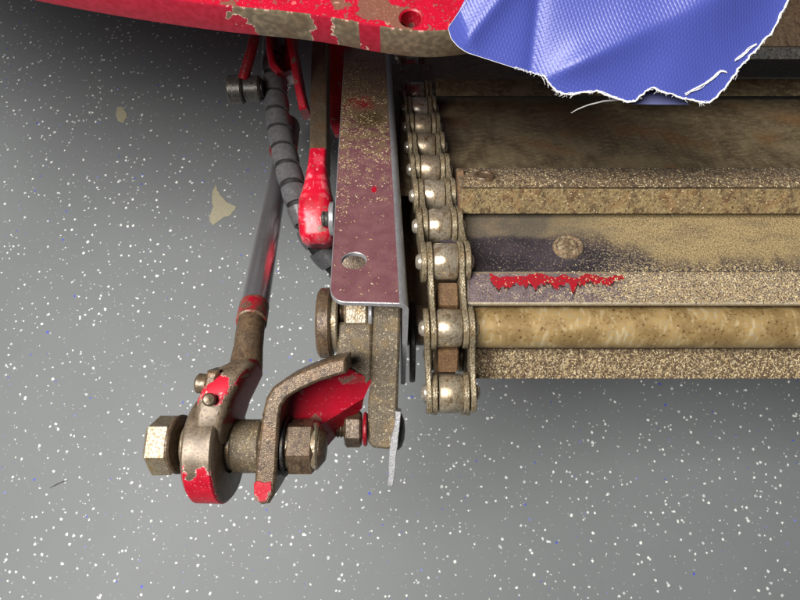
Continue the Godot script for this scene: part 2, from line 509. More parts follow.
# ---- floor: grey epoxy with scattered paint flakes
func build_floor() -> void:
	var size := 2048
	var tile := 0.95
	var im := Image.create(size, size, false, Image.FORMAT_RGB8)
	im.fill(c8(140, 143, 141))
	var f := FastNoiseLite.new()
	f.seed = 5
	f.frequency = 0.004
	f.fractal_octaves = 4
	var blot := f.get_seamless_image(512, 512, false, false, 0.1, true)
	blot.resize(size, size, Image.INTERPOLATE_CUBIC)
	blot.convert(Image.FORMAT_L8)
	var bd := blot.get_data()
	var data := im.get_data()
	var r2 := RandomNumberGenerator.new()
	r2.seed = 91
	for k in size * size:
		var t := (bd[k] - 128) * 0.045
		data[k * 3] = int(112 + t); data[k * 3 + 1] = int(116 + t); data[k * 3 + 2] = int(117 + t)
	var shades := [c8(232, 233, 228), c8(214, 217, 214), c8(190, 194, 192), c8(166, 170, 169), c8(150, 154, 154)]
	for k in 17500:
		var big := pow(r2.randf(), 2.6)
		var rad := 0.85 + big * 2.75
		var col: Color = shades[r2.randi() % 3 if rad > 1.9 else 1 + r2.randi() % 4]
		if r2.randf() < 0.06:
			col = c8(70, 84, 190) if r2.randf() < 0.65 else c8(112, 122, 188)
		elif r2.randf() < 0.05:
			col = c8(112, 114, 114)
		var cx := r2.randf() * size
		var cy := r2.randf() * size
		var sides := 4 + r2.randi() % 3
		var poly := PackedVector2Array()
		var turn := r2.randf() * TAU
		for s in sides:
			poly.append(Vector2(cx, cy) + Vector2.from_angle(turn + TAU * s / sides + r2.randf_range(-.35, .35)) * rad * r2.randf_range(0.65, 1.15))
		for y in range(int(cy - rad * 1.3), int(cy + rad * 1.3) + 2):
			for x in range(int(cx - rad * 1.3), int(cx + rad * 1.3) + 2):
				if Geometry2D.is_point_in_polygon(Vector2(x + .5, y + .5), poly):
					var q := (posmod(y, size) * size + posmod(x, size)) * 3
					data[q] = int(col.r * 255); data[q + 1] = int(col.g * 255); data[q + 2] = int(col.b * 255)
	im = Image.create_from_data(size, size, false, Image.FORMAT_RGB8, data)
	var m := StandardMaterial3D.new()
	m.resource_name = "epoxy"
	m.albedo_texture = ImageTexture.create_from_image(im)
	m.uv1_triplanar = true
	m.uv1_world_triplanar = true
	m.uv1_scale = Vector3.ONE / tile
	m.roughness = 0.55
	m.metallic_specular = 0.45
	var wave := FastNoiseLite.new()
	wave.seed = 8
	wave.frequency = 0.02
	m.heightmap_enabled = true
	m.heightmap_texture = ImageTexture.create_from_image(wave.get_seamless_image(256, 256))
	m.heightmap_scale = 0.02
	var box := BoxMesh.new()
	box.size = Vector3(5, 0.1, 5)
	var o := MeshInstance3D.new()
	o.name = "floor"
	o.mesh = box
	o.material_override = m
	o.position = Vector3(0, -0.05, 0)
	o.set_meta("kind", "structure")
	o.set_meta("label", "grey epoxy floor with white and blue flakes")
	add_child(o)
	# dried tan splashes lying on it
	var sm := mat("dried_mud", blend_image(c8(150, 145, 124), [["mid", .4, .9, c8(168, 158, 126), .8], ["fine", .7, .9, c8(138, 136, 122), .7], ["grain", .9, .96, c8(190, 184, 160), .5]]), 0.03, 0.6, 0.0)
	for s in [["larger tan dried splash on the floor left of the chrome rod", [[215, 184], [219, 193], [227, 202], [236, 207], [231, 215], [222, 219], [213, 226], [209, 220], [213, 208], [212, 195]]], ["smaller faint tan dried splash on the shaded floor", [[117, 107], [124, 108], [127, 115], [124, 123], [118, 121], [116, 114]]]]:
		var poly := PackedVector2Array()
		for p in s[1]:
			var w := on_level(p[0], p[1], 0.0)
			poly.append(Vector2(w.x, w.z))
		var mid := Vector2.ZERO
		for p in poly:
			mid += p / poly.size()
		for k in poly.size():
			poly[k] -= mid
		poly = rough_poly(poly, 0.003, 0.0008)
		var g := Geo.new()
		g.prism(poly, Transform3D(Basis(Vector3.RIGHT, Vector3(0, 0, 1), Vector3(0, 1, 0)), Vector3.ZERO), 0.0005, 0.0002)
		var d := MeshInstance3D.new()
		d.name = numbered("dried_splash")
		d.mesh = g.mesh()
		d.material_override = sm
		d.position = Vector3(mid.x, 0, mid.y)
		d.set_meta("label", s[0]); d.set_meta("category", "splash")
		add_child(d)
	var tw := Geo.new()
	var ta := on_level(50, 488, 0.0007)
	var tb := on_level(67, 480, 0.0007)
	tw.tube([Vector3.ZERO, (tb - ta) * 0.5 + Vector3(0, 0, -0.0006), tb - ta], [0.0003, 0.0006, 0.0003], 6)
	var to := MeshInstance3D.new()
	to.name = "twig"
	to.mesh = tw.mesh()
	to.material_override = M.dark_steel
	to.position = ta
	to.set_meta("label", "tiny dark twig sliver lying on the floor at left"); to.set_meta("category", "twig")
	add_child(to)

func on_level(px: float, py: float, h: float) -> Vector3:
	var d := CX.basis * Vector3((px - 400.0) / F, (300.0 - py) / F, -1.0)
	return CX.origin + d * ((h - CX.origin.y) / d.y)

# ---- red deck plate along the top
func build_deck() -> void:
	var top := 0.59 - 0.2127
	var thick := 0.0165
	var edge := [[-190, -62], [-60, -42], [40, -22], [120, -8], [200, 3.5], [250, 9], [300, 14], [340, 20], [372, 26], [400, 30], [425, 32], [450, 31], [480, 27], [515, 18], [560, 0], [610, -28], [650, -60]]
	var world := []
	# smooth the outline
	for k in edge.size() - 1:
		for j in 4:
			var t := j / 4.0
			var p0: Array = edge[maxi(k - 1, 0)]
			var p1: Array = edge[k]
			var p2: Array = edge[k + 1]
			var p3: Array = edge[mini(k + 2, edge.size() - 1)]
			var x := cubic_interpolate(p1[0], p2[0], p0[0], p3[0], t)
			var y := cubic_interpolate(p1[1], p2[1], p0[1], p3[1], t)
			world.append(on_level(x, y, top))
	var ref: Vector3 = world[24]
	ref.y = top - thick
	var o := Node3D.new()
	o.name = "deck_plate"
	add_child(o)
	o.position = ref
	o.set_meta("label", "thick red painted steel deck plate with chipped worn edge, across the top")
	o.set_meta("category", "steel plate")
	var poly := PackedVector2Array()
	for w in world:
		poly.append(Vector2(w.x - ref.x, w.z - ref.z))
	poly.append(Vector2(0.13 - ref.x, -0.75 - ref.z))
	for q in [[-0.66, -0.75], [-0.66, -0.46], [-0.60, -0.40], [-0.504, -0.33], [-0.42, -0.285], [-0.33, -0.25]]:  # unseen left end, shaped for the shadow it throws on the floor
		poly.append(Vector2(q[0] - ref.x, q[1] - ref.z))
	var hc := on_level(411, 18, top)
	var hole := circle(pm(10.5, 0.262), Vector2(hc.x - ref.x, hc.z - ref.z), 24)
	var up := Transform3D(Basis(Vector3.RIGHT, Vector3(0, 0, 1), Vector3(0, 1, 0)), Vector3.ZERO)
	var g := Geo.new()
	var junk := Geo.new()
	g.prism(poly, up, thick, 0.0008, junk, hole)
	var p := MeshInstance3D.new()
	p.name = "plate"
	p.mesh = g.mesh()
	p.material_override = M.red_worn
	o.add_child(p)
	# rim with chipped paint, mapped along its length
	var w := 1024
	var h := 64
	var im := Image.create(w, h, false, Image.FORMAT_RGB8)
	var run := [0.0]
	for k in range(1, world.size()):
		run.append(run[-1] + world[k].distance_to(world[k - 1]))
	var total: float = run[-1]
	var nf := FastNoiseLite.new()
	nf.seed = 3; nf.frequency = 0.012; nf.fractal_octaves = 5
	var nd := FastNoiseLite.new()
	nd.seed = 4; nd.frequency = 0.06; nd.fractal_octaves = 3
	var ratio := total / w / (thick / h)      # a texel is this many times longer than high
	var a0: float = run[16 + 3] / total       # paint is whole up to here (about px 235)
	for x in w:
		var t := float(x) / w
		for y in h:
			var a := nf.get_noise_2d(x * ratio, y) * 0.5
			var b := nd.get_noise_2d(x * ratio, y)
			var bare := smoothstep(a0 - 0.02, a0 + 0.02, t + a * 0.05) * 0.62
			bare += a * 0.9 + 0.1 * b
			if absf(t - a0 - 0.09) < 0.03: bare -= 0.42 * (1.0 - absf(t - a0 - 0.09) / 0.03)
			if absf(t - a0 - 0.145) < 0.012: bare -= 0.6
			if absf(t - (a0 + 0.285) + a * 0.05 + b * 0.016) < 0.016 and y > 10 + b * 8.0 and y < 61: bare -= 0.75
			if t < a0 - 0.02: bare = a * 0.4 + (0.35 if b > 0.62 and y < 8 else 0.0)
			var col := c8(186, 32, 60).lerp(c8(168, 14, 40), clampf(b + 0.4, 0, 1))
			if bare > 0.33: col = c8(110, 98, 80).lerp(c8(146, 130, 104), clampf(b * 1.2 + 0.4, 0, 1)).lerp(c8(104, 80, 58), clampf(a * 1.6, 0, 1))
			elif bare > 0.29: col = c8(222, 204, 176)
			if y < 2 and b > 0.34: col = c8(220, 170, 160)
			im.set_pixel(x, y, col)
	var rm := paint_uv("rim_paint", im, 0.42, 0.12)
	var rg := Geo.new()
	var sides := []
	for k in world.size():
		var e: Vector3 = world[mini(k + 1, world.size() - 1)] - world[maxi(k - 1, 0)]
		sides.append(Vector3(-e.z, 0, e.x).normalized())
	for k in world.size() - 1:
		var q := []
		var nn := []
		var uu := []
		# chamfer, face, chamfer
		var rows := [[0.0008, thick, 0.0, 0.6], [0.0, thick - 0.0009, 0.05, 0.12], [0.0, 0.0008, 0.96, -0.12], [0.0008, 0.0, 1.0, -0.6]]
		for j in rows.size():
			for kk in [k, k + 1]:
				var at: Vector3 = world[kk]
				q.append(Vector3(at.x, 0, at.z) - Vector3(ref.x, 0, ref.z) - sides[kk] * rows[j][0] + Vector3(0, rows[j][1], 0))
				nn.append((sides[kk] + Vector3(0, rows[j][3], 0)).normalized())
				uu.append(Vector2(run[kk] / total, rows[j][2]))
		for j in 3:
			var i := j * 2
			rg.quad(q[i], q[i + 1], q[i + 3], q[i + 2], nn[i], nn[i + 1], nn[i + 3], nn[i + 2], uu[i], uu[i + 1], uu[i + 3], uu[i + 2])
	var r := MeshInstance3D.new()
	r.name = "rim"
	r.mesh = rg.mesh()
	r.material_override = rm
	r.set_meta("label", "chipped rim, red paint worn to brown steel")
	o.add_child(r)
	var hg := Geo.new()
	hg.lathe([Vector2(pm(10.5, 0.262), 0.0005), Vector2(pm(10.5, 0.262), thick - 0.0006), Vector2(pm(10.5, 0.262) + 0.0007, thick)], Transform3D(up.basis, Vector3(hc.x - ref.x, 0, hc.z - ref.z)), 28, -1.0)
	var hh := MeshInstance3D.new()
	hh.name = "bolt_hole"
	hh.mesh = hg.mesh()
	hh.material_override = M.red
	o.add_child(hh)

# ---- bars and pans to the right of the chain
# a bar whose section is given as picture heights with depths, running along picture right from px x0
func bar(called: String, label: String, category: String, section: Array, x0: float, m: Material, length := 0.36, bev := 0.0006, group := "") -> Node3D:
	var c := K(x0, section[0][0], section[0][1])
	var t := thing(called, label, category, c, group)
	var poly := PackedVector2Array()
	for s in section:
		var q := K(x0, s[0], s[1])
		poly.append(Vector2(-(q.z - c.z), q.y - c.y))      # away, up
	var g := Geo.new()
	g.prism(poly, Transform3D(Basis(Vector3(0, 0, -1), Vector3(0, 1, 0), Vector3(1, 0, 0)), c), length, bev)
	part("bar", g, m, t)
	return t

func build_conveyor() -> void:
	# caked bottom bar
	bar("flat_bar", "lowest bar, caked with tan chaff, under the ochre tube", "bar", [[378.5, .3255], [349, .3215], [340, .333], [372, .3375]], 467, M.caked_dark)
	# ochre tube
	var ct := K(472, 326.5, .3125)
	var tt := thing("round_tube", "ochre round steel tube worn and pitted, above the caked bar", "tube", ct)
	var g := Geo.new()
	var rr := pm(21.6, .3125) * 0.985
	solid_cyl(rr, 0.36, 0.001, xaxis(ct), g, 48, rr * 0.8)
	for k in g.u.size():
		g.u[k] = Vector2(clampf(g.u[k].y * 6.0 - 2.0, 0, 1), g.u[k].x)
	part("tube", g, tube_material(), tt)
	# angle iron with red scrape
	var ca := K(467, 303, .3005)
	var an := thing("angle_iron", "grey angle iron with a red paint scrape along its face", "angle iron", ca)
	var e0 := K(467, 303.5, .3005)
	var e1 := K(467, 271, .3095)
	var fdir := (e1 - e0)
	var nrm := Vector3(1, 0, 0).cross(fdir).normalized()
	if nrm.z < 0: nrm = -nrm
	var fl := fdir.length()
	var basis := Basis(Vector3(1, 0, 0), fdir.normalized(), nrm)
	g = Geo.new()
	var worn := Geo.new()  # bevel faces, coloured pale to stand for light along the edges
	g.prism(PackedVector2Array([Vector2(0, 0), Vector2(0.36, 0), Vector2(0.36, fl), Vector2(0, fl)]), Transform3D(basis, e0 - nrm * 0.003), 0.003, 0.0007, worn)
	for k in g.u.size():
		g.u[k] = Vector2(g.u[k].x / 0.36, 1.0 - g.u[k].y / fl)
	part("face_flange", g, scrape_material(fl), an)
	part("edge_highlight", worn, M.pale_edge, an)  # highlight put into the bevel colour
	g = Geo.new()
	g.prism(PackedVector2Array([Vector2(0, 0), Vector2(0.36, 0), Vector2(0.36, 0.02), Vector2(0, 0.02)]), Transform3D(Basis(Vector3(1, 0, 0), -nrm, fdir.normalized()), e1 - nrm * 0.0032 - fdir.normalized() * 0.003), 0.0028, 0.0005)
	part("rear_flange", g, M.bare, an)
	# pan with round plug
	var p0 := K(462, 272, .3185)
	var p1 := K(462, 205, .3485)
	var pan := thing("steel_pan", "dusty flat steel pan with a round plug, between slat and angle iron", "pan", p0)
	fdir = p1 - p0
	nrm = Vector3(1, 0, 0).cross(fdir).normalized()
	if nrm.z < 0: nrm = -nrm
	fl = fdir.length()
	basis = Basis(Vector3(1, 0, 0), fdir.normalized(), nrm)
	g = Geo.new()
	g.prism(PackedVector2Array([Vector2(-0.012, 0), Vector2(0.37, 0), Vector2(0.37, fl), Vector2(-0.012, fl)]), Transform3D(basis, p0 - nrm * 0.003), 0.003, 0.0004)
	for k in g.u.size():
		g.u[k] = Vector2((g.u[k].x + 0.012) / 0.382, 1.0 - g.u[k].y / fl)
	part("sheet", g, pan_material(fl), pan)
	var pc := K(567, 252.5, .327)
	pc = p0 + fdir.normalized() * fdir.normalized().dot(pc - p0) + Vector3(pc.x - p0.x, 0, 0)
	g = Geo.new()
	g.lathe([Vector2(0, 0.0012), Vector2(0.0052, 0.0013), Vector2(0.0062, 0.0007), Vector2(0.0068, 0.0014), Vector2(0.0080, 0.0012), Vector2(0.0085, 0.0), Vector2(0.0085, -0.001)], Transform3D(Basis(basis.x, basis.y, basis.z), pc), 28)
	part("plug", g, M.caked, pan)
	# channel slat: top face and front face, hollow below
	var bt := bar("channel_slat", "tan caked steel channel slat with a bolt hole, above the pan", "slat", [[213.5, .3365], [190, .3257], [188.6, .3265], [188.6, .331], [212, .341]], 460, M.dusted, 0.36, 0.0005)
	var c0 := K(460, 187.4, .3258)
	var tp := PackedVector2Array()
	for q in [[187.4, .3258], [168, .3475], [170, .352], [187.6, .3315]]:
		var kq := K(460, q[0], q[1])
		tp.append(Vector2(-(kq.z - c0.z), kq.y - c0.y))
	g = Geo.new()
	g.prism(tp, Transform3D(Basis(Vector3(0, 0, -1), Vector3(0, 1, 0), Vector3(1, 0, 0)), c0), 0.36, 0.0006)
	part("top_flange", g, M.caked, bt)
	var bc := K(484, 177, .3368)
	g = Geo.new()
	var sdir := (K(484, 168, .3475) - K(484, 187.2, .3255)).normalized()
	var sn := Vector3(1, 0, 0).cross(sdir).normalized()
	if sn.z < 0: sn = -sn
	g.lathe([Vector2(0, 0.0006), Vector2(0.0035, 0.0008), Vector2(0.0042, 0.0016), Vector2(0.0058, 0.0016), Vector2(0.0062, 0.0009), Vector2(0.0062, -0.002)], Transform3D(Basis(Vector3(1, 0, 0), sdir, sn), bc), 22)
	part("rivet", g, M.rust, bt)
	# end tab of the slat, rust orange
	g = Geo.new()
	g.prism(px_poly([[457, 171], [464, 168.5], [466, 190], [465, 213], [459, 209]], .338, Vector3.ZERO), Transform3D(Basis.IDENTITY, Vector3(0, 0, -.345)), 0.0065, 0.0006)
	part("end_tab", g, M.tooth_rust, bt)
	# sloping back pan
	bar("back_pan", "stained tan-brown back pan in the shade behind the slat", "pan", [[196, .388], [92, .505], [20, .62], [16, .625], [90, .511], [192, .393]], 400, M.pan, 0.5, 0.0004)  # upper stretch added to hide lit floor and keep the gap dark
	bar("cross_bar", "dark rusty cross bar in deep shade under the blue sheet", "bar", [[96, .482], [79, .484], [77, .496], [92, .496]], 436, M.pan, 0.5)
	bar("rear_channel", "rusty brown channel at the upper right corner", "channel", [[46, .425], [-20, .455], [-22, .475], [42, .445]], 690, M.rust, 0.3)
	bar("dark_rail", "flat dark grey rail below the rusty channel", "rail", [[59, .405], [48, .405], [46, .43], [56, .43]], 640, M.dark_steel, 0.36)
	# side rail behind the chain
	var sr := thing("side_rail", "shaded steel side rail behind the roller chain", "rail", K(404, 200, .43))
	g = Geo.new()
	var ra := K(428, 330, .36)
	var rb := K(410, 70, .53)
	var rd := (rb - ra).normalized()
	var rn := Vector3(1, 0, 0).cross(rd).normalized()
	g.prism(PackedVector2Array([Vector2(-0.013, -0.01), Vector2(0.02, -0.01), Vector2(0.02, ra.distance_to(rb)), Vector2(-0.03, ra.distance_to(rb))]), Transform3D(Basis(Vector3(1, 0, 0), rd, rn), ra), 0.006, 0.0006)
	part("plate", g, M.bare, sr)

func scrape_material(fl: float) -> StandardMaterial3D:
	var w := 2048
	var h := 160
	var im := Image.create(w, h, false, Image.FORMAT_RGB8)
	var a := FastNoiseLite.new(); a.seed = 21; a.frequency = 0.02; a.fractal_octaves = 4
	var b := FastNoiseLite.new(); b.seed = 22; b.frequency = 0.16; b.fractal_octaves = 2
	for x in w:
		var px := 467 + x / float(w) * 0.36 / (.305 / F)      # picture column
		for y in h:
			var n1 := a.get_noise_2d(x, y)
			var n2 := b.get_noise_2d(x, y * 0.8)
			var col := c8(118, 104, 108).lerp(c8(138, 122, 124), clampf(n1 + 0.5, 0, 1))
			var chaff := smoothstep(520, 650, px + n1 * 120.0)
			if n2 > 0.62 - chaff * 0.66: col = c8(168, 150, 116).lerp(c8(206, 190, 152), clampf(n2 * 2.0, 0, 1))
			if n2 < -0.34: col = col.lerp(c8(74, 62, 54), 0.7)
			if y < 12 and n2 > -0.2: col = c8(150, 132, 100)
			var v := y / float(h)
			var band := 0.2 + a.get_noise_2d(x * 0.6, 500) * 0.16
			var depth_ := 0.27 + a.get_noise_2d(x * 1.1, 900) * 0.26 + b.get_noise_2d(x * 0.5, 30) * 0.07
			var inside := smoothstep(486, 496, px) * (1.0 - smoothstep(590, 645, px))
			if inside > 0.3 and v > band - 0.06 and v < band + depth_ * inside + n2 * 0.05:
				col = c8(184, 22, 40) if b.get_noise_2d(x * 0.45, y) > -0.3 else c8(112, 60, 56)
			elif inside > 0.3 and v > band - 0.06 and v < band + depth_ * inside + 0.07 + n2 * 0.05 and n1 > -0.1:
				col = c8(62, 44, 40)
			im.set_pixel(x, y, col)
	return paint_uv("scraped_steel", im, 0.45, 0.35)

func tube_material() -> StandardMaterial3D:
	var w := 2048
	var h := 384
	var im := Image.create(w, h, false, Image.FORMAT_RGB8)
	var a := FastNoiseLite.new(); a.seed = 121; a.frequency = 0.008; a.fractal_octaves = 4
	var b := FastNoiseLite.new(); b.seed = 122; b.frequency = 0.07; b.fractal_octaves = 4
	var c := FastNoiseLite.new(); c.seed = 123; c.frequency = 0.03; c.fractal_octaves = 4
	for x in w:
		for y in h:
			var n1 := a.get_noise_2d(x, y)
			var n2 := b.get_noise_2d(x, y)
			var n3 := c.get_noise_2d(x * 1.8, y * 0.5)
			var col := c8(138, 114, 74).lerp(c8(170, 142, 92), clampf(n1 * 1.6 + 0.5, 0, 1))
			col = col.lerp(c8(158, 142, 112), clampf(n2 * 1.2 + n1 * 0.8, 0, 1))
			col = col.lerp(c8(210, 196, 164), clampf(n3 * 2.0 - 0.35 + n1 + n2 * 0.5, 0, 1) * 0.5)
			if n2 < -0.30 and n1 < 0.12: col = col.lerp(c8(116, 90, 56), clampf((-n2 - 0.3) * 3.0, 0, 1))
			if n2 < -0.47 and n1 < 0.0: col = c8(84, 62, 40)
			im.set_pixel(x, y, col)
	return paint_uv("tube_paint", im, 0.4, 0.25)

func pan_material(fl: float) -> StandardMaterial3D:
	var w := 2048
	var h := 256
	var im := Image.create(w, h, false, Image.FORMAT_RGB8)
	var a := FastNoiseLite.new(); a.seed = 31; a.frequency = 0.006; a.fractal_octaves = 4
	var b := FastNoiseLite.new(); b.seed = 32; b.frequency = 0.11; b.fractal_octaves = 3
	var c := FastNoiseLite.new(); c.seed = 33; c.frequency = 0.3
	for x in w:
		var px := 450 + x / float(w) * 0.382 / (.325 / F)
		var line := 0.50 + a.get_noise_2d(x * 1.5, 10) * 0.03
		line += smoothstep(600, 690, px) * 0.34 + a.get_noise_2d(x * 2.0, 400) * 0.16 * smoothstep(580, 640, px)
		for y in h:
			var v := y / float(h)
			var n1 := a.get_noise_2d(x, y * 2.0)
			var n2 := b.get_noise_2d(x, y)
			var n3 := c.get_noise_2d(x, y)
			var steel := c8(46, 42, 48).lerp(c8(70, 62, 68), clampf(n1 + 0.5, 0, 1))
			if n2 > 0.42: steel = c8(112, 102, 90)
			var dust := c8(108, 100, 84).lerp(c8(172, 150, 106), clampf((px - 540.0) / 120.0 + n1, 0, 1)).lerp(c8(132, 116, 88), clampf(n1 * 1.5 + 0.1, 0, 1))
			dust = dust.lerp(c8(200, 182, 142), clampf(n3 * 2.6 + n2 * 0.8, 0, 1) * (0.25 + 0.65 * smoothstep(540, 660, px))).lerp(c8(96, 80, 58), clampf(-n3 * 3.4 - 0.15 - n2 * 1.5, 0, 1) * (0.2 + 0.8 * smoothstep(540, 660, px)))
			var cover := smoothstep(line + 0.03, line - 0.03, v + n2 * 0.05 + (n3 * 0.34 + n2 * 0.15) * smoothstep(540, 620, px)) * (0.72 + 0.28 * smoothstep(520, 640, px))
			var loose := smoothstep(560, 640, px) * 0.55
			if n3 * 0.7 + n2 * 0.5 > 0.42 - loose * 0.55: cover = maxf(cover, 0.9)
			im.set_pixel(x, y, steel.lerp(dust, cover))
	return paint_uv("dusty_steel", im, 0.5, 0.2)

# ---- roller chain and its sprocket
var pins: Array = []
func build_chain() -> void:
	var p := 0.0346
	var d0 := K(448.6, 328, .302)
	var lean := -0.0013
	pins = []
	var at := d0
	var fwd := [14.0]
	for k in 12: fwd.append(51.5)
	pins.append(at)
	for a in fwd:
		at = at + Vector3(lean, cos(deg_to_rad(a)) * p, -sin(deg_to_rad(a)) * p)
		pins.append(at)
	at = d0
	for a in [-14.0, -78.0, -128.0, -128.0, -128.0]:
		at = at - Vector3(-0.0016, cos(deg_to_rad(a)) * p, -sin(deg_to_rad(a)) * p)
		pins.push_front(at)
	var first := 5                       # index of the pin nearest the lens
	var t := thing("roller_chain", "greasy steel roller chain climbing beside the bracket", "chain", pins[first])
	# shared meshes
	var roller := Geo.new()
	var rr := 0.0096
	roller.lathe([Vector2(0.0045, -0.0062), Vector2(rr - 0.0009, -0.0062), Vector2(rr, -0.0052), Vector2(rr, 0.0052), Vector2(rr - 0.0009, 0.0062), Vector2(0.0045, 0.0062)], Transform3D(Basis(Vector3(0, 1, 0), Vector3(0, 0, 1), Vector3(1, 0, 0)), Vector3.ZERO), 32)
	var rmesh := roller.mesh()
	var pin := Geo.new()
	pin.lathe([Vector2(0, -0.0152), Vector2(0.0026, -0.0150), Vector2(0.0040, -0.0138), Vector2(0.0042, -0.0132), Vector2(0.0042, 0.0132), Vector2(0.0040, 0.0138), Vector2(0.0026, 0.0150), Vector2(0, 0.0152)], Transform3D(Basis(Vector3(0, 1, 0), Vector3(0, 0, 1), Vector3(1, 0, 0)), Vector3.ZERO), 18)
	var pmesh := pin.mesh()
	var plate := Geo.new()
	var outl := PackedVector2Array()
	var pr := 0.0106
	for k in 15:
		var a := deg_to_rad(40 + 280.0 * k / 14.0)
		outl.append(Vector2(-p / 2, 0) + Vector2(cos(a), sin(a)) * pr)
	outl.append(Vector2(0, -0.0058))
	for k in 15:
		var a := deg_to_rad(220 + 280.0 * k / 14.0)
		outl.append(Vector2(p / 2, 0) + Vector2(cos(a), sin(a)) * pr)
	outl.append(Vector2(0, 0.0058))
	plate.prism(outl, Transform3D(Basis(Vector3(0, 1, 0), Vector3(0, 0, 1), Vector3(1, 0, 0)), Vector3(-0.0014, 0, 0)), 0.0028, 0.0005)
	var lmesh := plate.mesh()
	var kinds := []
	for j in 5:
		var rm: StandardMaterial3D = M.roller_steel.duplicate()
		rm.uv1_offset = Vector3(j * 0.37, j * 0.21, j * 0.59)
		rm.albedo_color = [Color(1, 1, 1), Color(.93, .9, .84), Color(1, .97, .92), Color(.86, .82, .76), Color(.97, .96, .95)][j]
		rm.roughness = [0.36, 0.44, 0.32, 0.5, 0.4][j]
		kinds.append(rm)
	for k in pins.size():
		var ro := add_part("roller", rmesh, kinds[(k * 5 + k / 3) % kinds.size()], t, Transform3D(Basis(Vector3.RIGHT, k * 1.7), pins[k] - pins[first]))
		add_part("pin", pmesh, M.roller_steel, ro, Transform3D.IDENTITY)
	for k in pins.size() - 1:
		var e: Vector3 = pins[k + 1] - pins[k]
		var y := e.normalized()
		var x := Vector3(1, 0, 0)
		var z := x.cross(y).normalized()
		x = y.cross(z)
		# plate's own length runs along its y axis
		var b := Basis(x, y, z)
		var off := 0.0079 if (k - first) % 2 == 0 else 0.0111
		for s in [-1, 1]:
			add_part("link_plate", lmesh, M.link_steel, t, Transform3D(b, (pins[k] + pins[k + 1]) * 0.5 - pins[first] + x * off * s))
	# sprocket: toothed wheel inside the chain's turn
	var c: Vector3 = (pins[first - 1] + pins[first + 1]) * 0.5 + Vector3(0, 0, -0.034)
	var sp := thing("idler_sprocket", "rusty toothed idler sprocket inside the chain's lower turn", "sprocket", c)
	var g := Geo.new()
	var poly := PackedVector2Array()
	var mids := []
	for j in [[first - 2, first - 1], [first - 1, first], [first, first + 1]]:
		var q: Vector3 = (pins[j[0]] + pins[j[1]]) * 0.5 - c
		mids.append(Vector2(q.y, -q.z))
	for m2 in mids:
		var dir: Vector2 = (m2 as Vector2).normalized()
		var side := Vector2(-dir.y, dir.x)
		var r: float = (m2 as Vector2).length()
		poly.append(dir * (r - 0.016) - side * 0.0095)
		poly.append(dir * (r + 0.0005) - side * 0.0062)
		poly.append(dir * (r + 0.0005) + side * 0.0062)
		poly.append(dir * (r - 0.016) + side * 0.0095)
	for k in 9:
		var a: float = lerpf((mids[2] as Vector2).angle(), (mids[0] as Vector2).angle() + (TAU if (mids[0] as Vector2).angle() < (mids[2] as Vector2).angle() else 0.0), (k + 1) / 10.0)
		poly.append(Vector2.from_angle(a) * 0.017)
	var hullp := Geometry2D.convex_hull(poly)
	hullp.remove_at(hullp.size() - 1)
	var ok := poly
	# order by angle so that the outline never crosses itself
	var order := []
	for q in ok: order.append(q)
	order.sort_custom(func(a, b): return a.angle() < b.angle())
	g.prism(PackedVector2Array(order), Transform3D(Basis(Vector3(0, 1, 0), Vector3(0, 0, -1), Vector3(1, 0, 0)), c + Vector3(-0.0052, 0, 0)), 0.0104, 0.0008)
	part("toothed_wheel", g, M.tooth_rust, sp)
	g = Geo.new()
	solid_cyl(0.012, 0.03, 0.001, xaxis(c + Vector3(-0.024, 0, 0)), g, 24)
	part("hub", g, M.rust, sp)
	g = Geo.new()
	solid_cyl(pm(40, .345), 0.003, 0.0006, xaxis(K(409.5, 342, .345)), g, 40)
	part("side_disc", g, M.black_iron, sp)

func add_part(called: String, m: Mesh, mt: Material, parent: Node3D, xf: Transform3D) -> MeshInstance3D:
	var o := MeshInstance3D.new()
	o.name = called
	o.mesh = m
	o.material_override = mt
	o.transform = xf
	parent.add_child(o, true)
	return o

